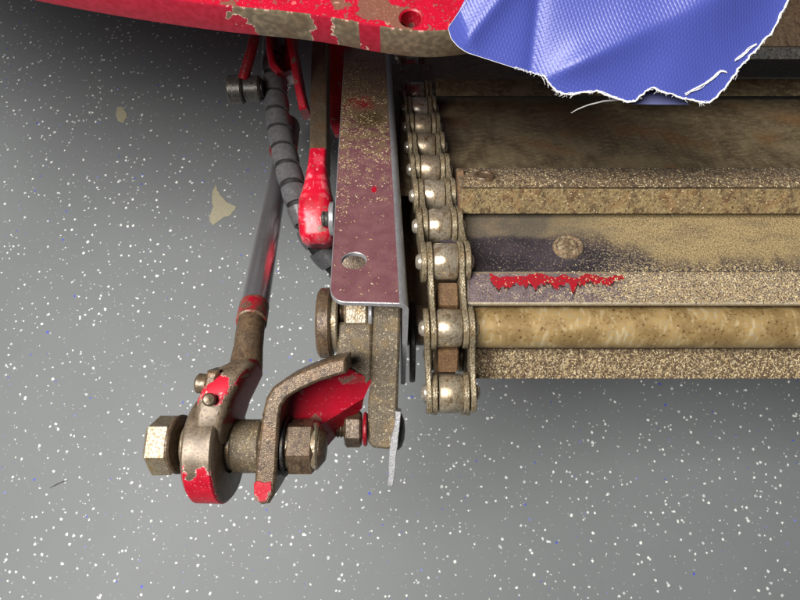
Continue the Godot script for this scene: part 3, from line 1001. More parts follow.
# ---- bent angle bracket with a hole
var bframe: Transform3D
func build_bracket() -> void:
	var b0 := K(369, 300, .285)
	var b1 := K(367.5, 58, .478)
	var a := (b1 - b0).normalized()
	var nn := Vector3(1, 0, 0).cross(a).normalized()
	if nn.z < 0: nn = -nn
	var w := a.cross(nn).normalized()
	bframe = Transform3D(Basis(w, a, nn), b0)
	var L := b0.distance_to(b1) + 0.02
	var hw := pm(39.6, .285)
	var t := thing("angle_bracket", "purple-brown bent steel angle bracket with one hole, dusted with chaff", "bracket", b0)
	var th := 0.0026
	var br := 0.0045
	var outl := PackedVector2Array()
	for k in 9:
		var q := PI + PI / 2 * k / 8.0
		outl.append(Vector2(-hw + 0.008 + cos(q) * 0.008, -0.001 + 0.010 + sin(q) * 0.010))
	outl.append(Vector2(hw - br + 0.0005, -0.003))
	outl.append(Vector2(hw - br + 0.0005, L))
	outl.append(Vector2(-hw, L))
	var hp := K(354, 260, .285)
	# where the sight line through the hole meets the face
	var dir := K(354, 260.5, 1.0)
	var s := (b0 - Vector3.ZERO).dot(nn) / dir.dot(nn)
	var hq := bframe.affine_inverse() * (dir * s)
	var hole := circle(0.0062, Vector2(hq.x, hq.y), 26)
	var g := Geo.new()
	var edge := Geo.new()
	Geo.new().prism(outl, Transform3D(bframe.basis, b0 - nn * th), th, 0.0004, edge, hole)
	# bend and leg
	var legl := 0.062
	var pts := []
	for k in 7:
		var q := PI / 2 * k / 6.0
		pts.append([Vector2(hw - br + sin(q) * br, -br + cos(q) * br), Vector2(sin(q), cos(q))])
	pts.append([Vector2(hw - 0.0012, -legl), Vector2(1, 0)])
	for k in pts.size() - 1:
		for side in 2:
			var off := 0.0 if side == 0 else th
			var q := []
			var n2 := []
			for j in [k, k + 1]:
				var pp: Vector2 = pts[j][0] - pts[j][1] * off
				for e in [0, 1]:
					q.append(bframe * Vector3(pp.x, -0.003 + br * 0.0 if e == 0 else L, pp.y))
					var nv: Vector2 = pts[j][1] * (1.0 if side == 0 else -1.0)
					n2.append(bframe.basis * Vector3(nv.x, 0, nv.y))
			g.quad(q[0], q[1], q[3], q[2], n2[0], n2[1], n2[3], n2[2])
		# end face towards the lens side
		var po0: Vector2 = pts[k][0]
		var po1: Vector2 = pts[k + 1][0]
		var pi0: Vector2 = pts[k][0] - pts[k][1] * th
		var pi1: Vector2 = pts[k + 1][0] - pts[k + 1][1] * th
		edge.flat(bframe * Vector3(po0.x, -0.003, po0.y), bframe * Vector3(po1.x, -0.003, po1.y), bframe * Vector3(pi1.x, -0.003, pi1.y), bframe * Vector3(pi0.x, -0.003, pi0.y), -a)
	var last: Vector2 = pts[-1][0]
	edge.flat(bframe * Vector3(last.x, -0.003, last.y), bframe * Vector3(last.x, L, last.y), bframe * Vector3(last.x - th, L, last.y), bframe * Vector3(last.x - th, -0.003, last.y), -nn)
	var flatg := Geo.new()
	flatg.prism(outl, Transform3D(bframe.basis, b0 - nn * th), th, 0.0004, Geo.new(), hole)
	for k in flatg.u.size():
		flatg.u[k] = Vector2((flatg.u[k].x + hw) / (2.0 * hw), 1.0 - (flatg.u[k].y + 0.003) / (L + 0.003))
	part("face", flatg, bracket_material(L), t)
	part("bend_and_leg", g, M.cut_edge, t)  # bare grey-blue steel, pale also for the reflection along the bend
	part("cut_edge", edge, M.cut_edge, t)

func bracket_material(L: float) -> StandardMaterial3D:
	var w := 256
	var h := 2048
	var im := Image.create(w, h, false, Image.FORMAT_RGB8)
	var a := FastNoiseLite.new(); a.seed = 81; a.frequency = 0.012; a.fractal_octaves = 4
	var b := FastNoiseLite.new(); b.seed = 82; b.frequency = 0.09; b.fractal_octaves = 3
	var c := FastNoiseLite.new(); c.seed = 83; c.frequency = 0.35
	for y in h:
		var s := (1.0 - y / float(h)) * L            # metres up from the free end
		for x in w:
			var n1 := a.get_noise_2d(x, y)
			var n2 := b.get_noise_2d(x, y)
			var n3 := c.get_noise_2d(x, y)
			var col := c8(126, 82, 90).lerp(c8(142, 98, 103), clampf(n1 + 0.5, 0, 1))
			if n2 > 0.34: col = col.lerp(c8(112, 74, 78), 0.6)
			var rusty := smoothstep(0.10, 0.2, s + n1 * 0.09)
			if n2 * 0.6 + n3 * 0.4 > 0.34 - rusty * 0.55: col = c8(138, 116, 88).lerp(c8(170, 148, 112), clampf(n3 + 0.3, 0, 1))
			if n2 < -0.4 + rusty * 0.15: col = col.lerp(c8(84, 60, 46), 0.65 * rusty)
			# red chips: a long one near the top and a few small ones
			var chip := Vector2((x - 95.0) / 70.0, (s - 0.198) / 0.010).length() + n2 * 1.1 + n1 * 0.5
			var clod := Vector2((x - 135.0) / 75.0, (s - 0.176) / 0.013).length() + n2 * 0.9 + n3 * 0.5
			if clod < 0.8: col = c8(84, 64, 40).lerp(c8(126, 104, 70), clampf(n3 + 0.4, 0, 1))
			if chip < 0.75: col = c8(176, 22, 38)
			var chip2 := Vector2((x - 150.0) / 12.0, (s - 0.093) / 0.004).length() + n2 * 0.8
			if chip2 < 0.8: col = c8(196, 20, 44)
			if n3 > 0.72 and n1 > 0.05: col = c8(214, 200, 186)
			im.set_pixel(x, y, col)
	return paint_uv("bracket_paint", im, 0.4, 0.3)

# ---- arm, block and hardware under the bracket
func front_prism(pts: Array, d: float, depth: float, bev: float) -> Geo:
	var g := Geo.new()
	g.prism(px_poly(pts, d, Vector3.ZERO), Transform3D(Basis(Vector3(1, 0, 0), Vector3(0, 1, 0), Vector3(0, 0, -1)), Vector3(0, 0, -d)), depth, bev)
	return g

func build_arm() -> void:
	var D := .300
	var t := thing("tension_arm", "gritty brown cast arm and block bolted under the bracket end", "arm", K(386, 380, D))
	part("arm", front_prism([[374, 296], [401, 296], [400, 340], [398, 400], [397, 440], [394, 447], [388, 450], [373, 448], [368, 443], [368, 400], [371, 380]], D, 0.022, 0.0014), M.gritty, t)
	part("backing", front_prism([[338, 246], [374, 246], [374, 318], [338, 318]], .342, 0.012, 0.001), M.rust, t)
	part("block", front_prism([[336.5, 326], [340, 322], [372.5, 322], [372.5, 379], [368, 386], [352, 389], [341, 386], [337, 378]], D + 0.001, 0.026, 0.0016), M.gritty, t)
	var g := Geo.new()
	var bx := along(K(346, 382, .306), K(346, 394, .306))
	solid_cyl(pm(6.5, .306), pm(11, .306), 0.0012, bx, g, 20)
	part("button", g, M.zinc, t)
	# pivot disc on the left
	var pv := thing("pivot_disc", "thick worn bushing disc beside the cast block", "disc", K(327, 323, .313))
	g = Geo.new()
	solid_cyl(pm(35, .313), pm(14, .313), 0.0012, xaxis(K(319.5, 323, .313)), g, 40)
	part("disc", g, M.rust, pv)
	g = Geo.new()
	solid_cyl(pm(30, .313), pm(9, .313), 0.0008, xaxis(K(331, 322, .313)), g, 36)
	part("collar", g, M.zinc, pv)
	# upper stud and nut
	var st := thing("stud_bolt", "threaded stud with zinc nut just below the bracket lip", "bolt", K(352, 309, .299))
	g = Geo.new()
	thread(pm(11, .31), pm(22, .31), 0.0021, xaxis(K(331, 312, .310)), g)
	part("threaded_stud", g, M.bare, st)
	g = Geo.new()
	g.prism(hexagon(pm(32, .31), 0.52), xaxis(K(345.5, 313, .310)), pm(23, .31), 0.0012)
	part("nut", g, M.zinc, st)
	g = Geo.new()
	solid_cyl(pm(19, .31), pm(4, .31), 0.0005, xaxis(K(369, 313, .310)), g, 30)
	part("washer", g, M.cut_edge, st)
	# lower carriage bolt
	var D2 := .306
	var cb := thing("carriage_bolt", "rusty bolt with nut and domed head through the arm's foot", "bolt", K(362, 430, D2))
	g = Geo.new()
	thread(pm(8.5, D2), pm(13, D2), 0.0017, xaxis(K(333, 429, D2)), g)
	part("threaded_end", g, M.rust, cb)
	g = Geo.new()
	g.prism(hexagon(pm(31, D2), 0.3), xaxis(K(345, 429, D2)), pm(17, D2), 0.0011)
	part("nut", g, M.rust, cb)
	g = Geo.new()
	solid_cyl(pm(17, D2), pm(4, D2), 0.0006, xaxis(K(363.5, 429, D2)), g, 30)
	part("washer", g, M.red_dirty, cb)
	g = Geo.new()
	var hr := pm(20, .313)
	g.lathe([Vector2(0, 0), Vector2(hr, 0), Vector2(hr * .98, hr * .12), Vector2(hr * .8, hr * .3), Vector2(hr * .45, hr * .42), Vector2(0, hr * .46)], xaxis(K(396, 430, .313)), 28)
	part("domed_head", g, M.dark_steel, cb)
	# bright sliver of sheet metal
	var sl := thing("metal_sliver", "bright ragged sheet metal sliver hanging below the arm's foot", "metal strip", K(394, 450, .294))
	g = Geo.new()
	var strip := rough_poly(px_poly([[396, 411], [401, 411], [400, 430], [397, 455], [393.5, 487], [387.5, 486], [390, 455], [392, 436]], .294, Vector3.ZERO), 0.004, 0.0005)
	g.prism(strip, Transform3D(Basis(Vector3(1, 0, 0), Vector3(0, 1, 0), Vector3(0, 0, -1)), Vector3(0, 0, -.294)), 0.009, 0.0003)
	part("strip", g, M.cut_edge, sl)

# ---- strap, pivot bolt, rod end and chrome rod at lower left
func build_link() -> void:
	var D := .276
	var ax := 453.0
	# bent strap, its edge towards the lens
	var t := thing("strap_bracket", "bent rusty strap bracket with a red painted web", "bracket", K(290, 400, D))
	var outer := [[346, 357], [330, 360], [305, 369], [285, 378.5], [273, 387], [266, 398], [262, 415], [259, 440], [255.5, 465], [254, 488], [255, 501], [261, 505], [269, 504]]
	var inner := [[274, 495], [276.5, 470], [278, 440], [279, 420], [281, 407], [287, 398], [300, 390], [320, 381], [346, 373]]
	var strap := []
	strap.append_array(outer); strap.append_array(inner)
	part("strap", front_prism(strap, .2655, 0.03, 0.0012), M.rust, t)
	var g := Geo.new()
	var up_ := []
	for q in [[276, 396], [300, 381], [340, 364], [372, 380], [364, 398], [332, 418], [300, 436], [279, 424]]:
		up_.append(on_plane(q, .2850, 0.00018))
	var lo_ := []
	for q in [[364, 398, 0], [362, 408, .005], [332, 441, .008], [316, 460, .009], [300, 452, .007], [300, 436, 0], [332, 418, 0]]:
		lo_.append(on_plane(q, .2850 + q[2], 0.00018))
	for f in [up_, lo_]:
		var nn: Vector3 = (f[1] - f[0]).cross(f[3] - f[0]).normalized()
		if nn.z < 0: nn = -nn
		var c := Vector3.ZERO
		for p in f: c += p / f.size()
		for k in f.size():
			var p0: Vector3 = f[k]
			var p1: Vector3 = f[(k + 1) % f.size()]
			g.tri(c, p0, p1, nn, nn, nn)
			g.tri(c - nn * .004, p0 - nn * .004, p1 - nn * .004, -nn, -nn, -nn)
			g.flat(p0, p1, p1 - nn * .004, p0 - nn * .004, (p0 + p1) * 0.5 - c)
	part("web", g, M.red, t)
	# red dab on the strap's tip
	part("painted_tip", front_prism([[253.6, 484], [258, 481], [264, 483], [271, 481.5], [271.5, 492], [266, 501.5], [258, 502], [254.3, 499]], .2651, 0.004, 0.0002), M.red, t)
	# pivot bolt along picture right
	var Db := .281
	var Df := .268            # the round parts face the lens about here
	var b := thing("pivot_bolt", "large zinc hex bolt through the rod end, head at far left", "bolt", Kb(200, 453.0, Db))
	g = Geo.new()
	g.prism(hexagon(pm(53, Df), 0.18), xaxis(Kb(141, 453.0 - 1, Db)), pm(26, Df), 0.0016)
	part("hex_head", g, M.zinc, b)
	g = Geo.new()
	solid_cyl(pm(30.5, Df), pm(5, Df), 0.0007, xaxis(Kb(168, 453.0 - 2, Db), 0.02, 0.16), g, 36)
	part("washer", g, M.rust, b)
	g = Geo.new()
	solid_cyl(pm(24.5, Df), pm(140, Df), 0.001, xaxis(Kb(176, 453.0, Db)), g, 36)
	part("shank", g, M.zinc, b)
	g = Geo.new()
	solid_cyl(pm(27.5, Df), pm(30, Df), 0.0008, xaxis(Kb(227, 453.0, Db)), g, 36)
	part("spacer", g, M.gritty, b)
	var nt := thing("lock_nut", "rusty lock nut clamping the strap bracket on the pivot bolt", "nut", Kb(298, 453.0, Db))
	g = Geo.new()
	solid_cyl(pm(31, Df), pm(4.5, Df), 0.0005, xaxis(Kb(278.5, 453.0, Db)), g, 32)
	part("washer", g, M.black_iron, nt)
	g = Geo.new()
	g.prism(hexagon(pm(50, Df), 0.1), xaxis(Kb(283, 453.0, Db)), pm(29, Df), 0.0014)
	part("hex_body", g, M.rust, nt)
	g = Geo.new()
	g.lathe([Vector2(0, 0), Vector2(pm(21, Df), 0), Vector2(pm(21, Df), pm(5, Df)), Vector2(pm(15, Df), pm(10, Df)), Vector2(pm(9, Df), pm(11, Df)), Vector2(0, pm(11, Df))], xaxis(Kb(312, 453.0, Db)), 30)
	part("collar", g, M.rust, nt)
	# rod end
	var re := thing("rod_end", "worn rod end eye with flaking red paint on the pivot bolt", "rod end", Kb(206, 453.0, Db))
	g = Geo.new()
	var wx := pm(33, Df)
	g.lathe([Vector2(pm(25, Df), 0), Vector2(0.0228, 0), Vector2(0.0245, 0.0016), Vector2(0.0245, wx - 0.0016), Vector2(0.0228, wx), Vector2(pm(25, Df), wx)], xaxis(Kb(191, 455.0, Db), 0.0, 0.06), 48)
	part("eye", g, eye_material(), re)
	g = Geo.new()
	g.loft([[Kb(211, 446, Db), Vector3(0.0066, 0, 0), Vector3(0, 0.002, 0.0185), 4.5],
		[Kb(212, 428, Db), Vector3(0.0074, 0, 0), Vector3(0, 0.003, 0.0205), 4.5],
		[Kb(217, 405, Db + .001), Vector3(0.0086, 0.0006, 0), Vector3(0, 0.004, 0.0200), 4.2],
		[Kb(225, 388, Db + .003), Vector3(0.0092, 0.001, 0), Vector3(0, 0.005, 0.0175), 4.0],
		[Kb(233, 376, Db + .005), Vector3(0.0090, 0.001, 0), Vector3(0, 0.005, 0.0140), 3.4],
		[Kb(238, 369, Db + .006), Vector3(0.0075, 0.001, 0), Vector3(0, 0.004, 0.0095), 2.4]], 40)
	part("neck", g, neck_material(), re)
	g = Geo.new()
	g.prism(px_poly([[206.5, 371], [219, 370.5], [215, 385], [211, 394], [203, 396], [204, 383]], .266, Vector3.ZERO), Transform3D(Basis(Vector3(1, 0, 0), Vector3(0, 1, 0), Vector3(0, 0, -1)), Vector3(0, 0, -.266)), 0.016, 0.0012)
	part("clamp_ear", g, M.rust, re)
	g = Geo.new()
	solid_cyl(pm(10, .27), pm(13, .27), 0.001, xaxis(K(196.5, 383, .272), -.1), g, 24)
	part("clamp_screw", g, M.bare, re)
	g = Geo.new()
	var gx := along(K(211, 401, .267), K(208.5, 399, .255))
	g.lathe([Vector2(0.0042, 0), Vector2(0.0042, 0.003), Vector2(0.003, 0.0034), Vector2(0.0024, 0.006), Vector2(0.003, 0.0085), Vector2(0.0022, 0.0105), Vector2(0, 0.011)], gx, 18)
	part("grease_nipple", g, M.bare, re)
	# chrome rod
	var p1 := K(257, 292, .325)
	var p2 := K(274, 200, .44)
	var dr := (p2 - p1)
	var rod := thing("chrome_rod", "polished cylinder rod slanting down from the rod end", "rod", p1)
	var e0 := p1 - dr * 0.22
	var e1 := p1 + dr * 1.9
	g = Geo.new()
	solid_cyl(0.0074, e0.distance_to(e1), 0.0008, along(e0, e1), g, 40)
	part("shaft", g, M.chrome, rod)
	var f0 := Kb(238.5, 370, Db + .005)
	var ferr := Geo.new()
	ferr.tube([f0, f0.lerp(e0, 0.4), e0 - dr * 0.02, e0 + dr * 0.06], [0.0078, 0.0070, 0.0068, 0.0068], 28)
	part("threaded_ferrule", ferr, M.rust, rod)
	g = Geo.new()
	solid_cyl(0.0076, dr.length() * 0.12, 0.0006, along(e0 - dr * 0.01, e1), g, 36)
	part("painted_band", g, M.red_chipped, rod)
	g = Geo.new()
	var f2 := p1 + dr * 2.5
	solid_cyl(0.0125, e1.distance_to(f2), 0.001, along(e1, f2), g, 36)
	part("barrel", g, M.red_dirty, rod)

func Kb(px: float, py: float, d: float) -> Vector3:      # a point on a round part's axis, given where its front shows
	return K(400.0 + (px - 400.0) * 0.954, 300.0 + (py - 300.0) * 0.954, d)

func on_plane(q: Array, d: float, slope: float) -> Vector3:
	return K(q[0], q[1], d + (q[0] - 276.0) * slope)

func neck_material() -> StandardMaterial3D:
	# greasy brown forging, red paint left on its right side and round the nipple
	var w := 512
	var h := 256
	var im := Image.create(w, h, false, Image.FORMAT_RGB8)
	var a := FastNoiseLite.new(); a.seed = 171; a.frequency = 0.018; a.fractal_octaves = 4
	var b := FastNoiseLite.new(); b.seed = 172; b.frequency = 0.1; b.fractal_octaves = 3
	for x in w:
		var t := x / float(w)
		for y in h:
			var v := y / float(h)
			var n1 := a.get_noise_2d(x, y)
			var n2 := b.get_noise_2d(x, y)
			var col := c8(98, 84, 68).lerp(c8(134, 118, 98), clampf(n1 + 0.5, 0, 1)).lerp(c8(64, 50, 40), clampf(n2 * 1.6 - 0.1, 0, 1))
			var right := minf(t, 1.0 - t)
			var paint := right + n1 * 0.12 < 0.105 and v > 0.2
			var dab := Vector2((t - 0.27) / 0.13, (v - 0.5) / 0.13).length() + n1 * 1.3 + n2 * 0.4
			if paint: col = c8(140, 14, 30).lerp(c8(92, 20, 24), clampf(n2 + 0.3, 0, 1))
			elif dab < 0.75: col = c8(196, 26, 50)
			elif dab < 0.85: col = c8(214, 184, 170)
			im.set_pixel(x, y, col)
	return paint_uv("neck_paint", im, 0.45, 0.2)

func eye_material() -> StandardMaterial3D:
	# worn steel with the red paint left on the lower front of the eye
	var w := 1024
	var h := 128
	var im := Image.create(w, h, false, Image.FORMAT_RGB8)
	var a := FastNoiseLite.new(); a.seed = 71; a.frequency = 0.02; a.fractal_octaves = 4
	var b := FastNoiseLite.new(); b.seed = 72; b.frequency = 0.12; b.fractal_octaves = 3
	for x in w:
		var t := x / float(w)
		for y in h:
			var n1 := a.get_noise_2d(x, y * 3.4)
			var n2 := b.get_noise_2d(x, y * 3.4)
			var col := c8(98, 86, 72).lerp(c8(130, 116, 98), clampf(n1 + 0.5, 0, 1)).lerp(c8(78, 58, 42), clampf(n2 * 1.6 - 0.1, 0, 1))
			var inside := smoothstep(0.525, 0.540, t + n1 * 0.05) * (1.0 - smoothstep(0.72, 0.75, t + n1 * 0.03))
			inside *= smoothstep(34, 44, y + n1 * 14.0) * (1.0 - smoothstep(84, 92, y + n1 * 14.0)) 
			if inside > 0.5:
				col = c8(200, 28, 52).lerp(c8(182, 16, 40), clampf(n1 + 0.5, 0, 1))
				if n2 > 0.58: col = c8(214, 200, 190)
			elif inside > 0.2:
				col = c8(222, 196, 186)
			im.set_pixel(x, y, col)
	return paint_uv("eye_paint", im, 0.42, 0.25)

# ---- hose, elbow and red lugs at upper left
func build_hose_corner() -> void:
	var pts := []
	var raw := [[270, 20, .455], [266, 60, .45], [268, 90, .445], [272, 125, .435], [279, 160, .425], [288, 193, .415], [300, 225, .41], [314, 250, .41], [334, 270, .415], [362, 285, .425]]
	for k in raw.size() - 1:
		for j in 8:
			var q := []
			for c in 3:
				q.append(cubic_interpolate(raw[k][c], raw[k + 1][c], raw[maxi(k - 1, 0)][c], raw[mini(k + 2, raw.size() - 1)][c], j / 8.0))
			pts.append(K(q[0] + 7, q[1], q[2]))
	var t := thing("wrapped_hose", "black hydraulic hose in a grey spiral wrap", "hose", pts[30])
	var g := Geo.new()
	g.tube(pts, 0.0070, 16)
	part("hose", g, M.rubber, t)
	# wrap turns, each an overlapping cuff a little tilted
	var run := 0.0
	var next := 0.0
	var total := 0.0
	for k in pts.size() - 1: total += pts[k].distance_to(pts[k + 1])
	while next < total - 0.013:
		var cuff := []
		var rad := []
		for j in 5:
			var s := next + 0.0128 * j / 4.0
			cuff.append(walk(pts, s))
			rad.append([0.0087, 0.0091, 0.0092, 0.0091, 0.0086][j] + rng.randf_range(-.0001, .0001))
		g = Geo.new()
		cuff_mesh(g, cuff, rad, 0.0016)
		part("wrap_turn", g, M.black_plastic, t)
		next += 0.0160 + rng.randf_range(-.0006, .0006)
	# elbow fitting
	var D := .435
	var e := thing("hose_elbow", "dull steel elbow fitting with two collars, left of the hose", "fitting", K(246, 89, D))
	g = Geo.new()
	solid_cyl(pm(14, D), pm(15, D), 0.0012, xaxis(K(229, 90, D), .03), g, 32)
	part("end_collar", g, M.dark_steel, e)
	g = Geo.new()
	solid_cyl(pm(12.5, D), pm(17, D), 0.0014, xaxis(K(244.5, 89, D), .03), g, 32)
	part("collar", g, M.dark_steel, e)
	g = Geo.new()
	solid_cyl(pm(9, D), pm(24, D), 0.0006, xaxis(K(240, 89, D), .03), g, 24)
	part("spigot", g, M.black_iron, e)
	g = Geo.new()
	g.tube([K(258, 20, D - .012), K(252, 48, D - .008), K(243, 80, D - .006)], [pm(5, D), pm(5, D), pm(5.5, D)], 14)
	part("lever", g, M.red_dirty, e)
	# red lug with curved flange
	var l := thing("red_lug", "red lug plates under the deck above the hose", "lug", K(285, 50, .44))
	g = front_prism([[270, 20], [295, 20], [296, 60], [293, 68], [284, 70], [276, 66], [272, 50]], .452, 0.012, 0.001)
	part("web", g, M.red, l)
	g = front_prism([[264, 20], [270, 20], [271, 45], [274, 60], [282, 70], [276, 73], [269, 66], [266, 50]], .432, 0.03, 0.0012)
	part("flange", g, M.red, l)
	g = front_prism([[285, 30], [291, 30], [297, 60], [301, 84], [307, 108], [299, 110], [295, 90], [290, 62]], .428, 0.026, 0.0012)
	part("rib", g, M.red, l)
	g = Geo.new()
	g.prism(hexagon(pm(14, .45), 0.2), along(K(289, 78, .462), K(289, 77, .44)), 0.016, 0.001)
	part("bolt_head", g, M.cut_edge, l)
	# flat strut with red boss
	var st := thing("strut", "flat steel strut ending in a red painted boss beside the bracket", "strut", K(318, 200, .40))
	var s0 := K(321, 40, .475)
	var s1 := K(320, 178, .402)
	g = Geo.new()
	var sx := pm(8.3, .44)
	g.loft([[s0, Vector3(sx, 0, 0), Vector3(0, .004, -.011), 9.0], [s1, Vector3(sx, 0, 0), Vector3(0, .004, -.011), 9.0]], 36)
	part("flat_bar", g, M.bare, st)
	g = Geo.new()
	g.loft([[K(320, 158, .412), Vector3(pm(8.6, .415), 0, 0), Vector3(0, .004, .0116), 7.0],
		[K(319, 172, .405), Vector3(pm(9.5, .405), 0, 0), Vector3(0, .004, .013), 5.0],
		[K(318, 190, .398), Vector3(pm(13, .398), 0, 0), Vector3(0, .003, .013), 3.6],
		[K(317, 202, .394), Vector3(pm(17, .394), 0, 0), Vector3(0, .002, .014), 3.2],
		[K(317, 216, .392), Vector3(pm(18, .392), 0, 0), Vector3(0, .001, .0145), 3.2],
		[K(318, 236, .391), Vector3(pm(17.5, .391), 0, 0), Vector3(0, .001, .014), 3.2],
		[K(318.5, 243, .391), Vector3(pm(15.5, .391), 0, 0), Vector3(0, .001, .0125), 3.0],
		[K(318.5, 246.5, .392), Vector3(pm(10, .391), 0, 0), Vector3(0, .001, .008), 2.6]], 40)
	part("boss", g, M.red_splotched, st)
	g = Geo.new()
	thread(pm(8, .375), pm(20, .375), 0.0022, xaxis(K(322, 219, .374)), g)
	part("stud", g, M.dark_steel, st)
	g = Geo.new()
	solid_cyl(pm(17, .374), pm(5, .374), 0.0005, xaxis(K(330, 219, .374)), g, 30)
	part("washer", g, M.cut_edge, st)
	# red plate behind the bracket
	var rp := thing("red_side_plate", "shaded red plate standing behind the bracket's upper end", "plate", K(337, 90, .50))
	part("plate", front_prism([[329, 30], [352, 30], [350, 134], [334, 134], [329, 120]], .495, 0.012, 0.001), M.red, rp)

func walk(pts: Array, s: float) -> Vector3:
	var run := 0.0
	for k in pts.size() - 1:
		var l: float = pts[k].distance_to(pts[k + 1])
		if run + l >= s:
			return pts[k].lerp(pts[k + 1], (s - run) / l)
		run += l
	return pts[-1]

func cuff_mesh(g: Geo, pts: Array, rad: Array, pitch: float) -> void:
	var d: Vector3 = (pts[-1] - pts[0]).normalized()
	var x := d.cross(Vector3(0, 0, 1)).normalized()
	var y := x.cross(d).normalized()
	var segs := 24
	var tilt := -0.14
	var rings := []
	for k in pts.size():
		var r := []
		for s in segs:
			var a := TAU * s / segs
			r.append(pts[k] + (x * cos(a) + y * sin(a)) * rad[k] + d * rad[k] * tilt * cos(a))
		rings.append(r)
	for k in pts.size() - 1:
		for s in segs:
			var t := (s + 1) % segs
			var na := (x * cos(TAU * s / segs) + y * sin(TAU * s / segs))
			var nb := (x * cos(TAU * t / segs) + y * sin(TAU * t / segs))
			g.quad(rings[k][s], rings[k][t], rings[k + 1][t], rings[k + 1][s], na, nb, nb, na)
	for e in [0, pts.size() - 1]:
		var dn: Vector3 = -d if e == 0 else d
		for s in segs:
			var t := (s + 1) % segs
			var i0: Vector3 = rings[e][s].lerp(pts[e], 0.22)
			var i1: Vector3 = rings[e][t].lerp(pts[e], 0.22)
			g.quad(rings[e][s], rings[e][t], i1, i0, dn, dn, dn, dn)

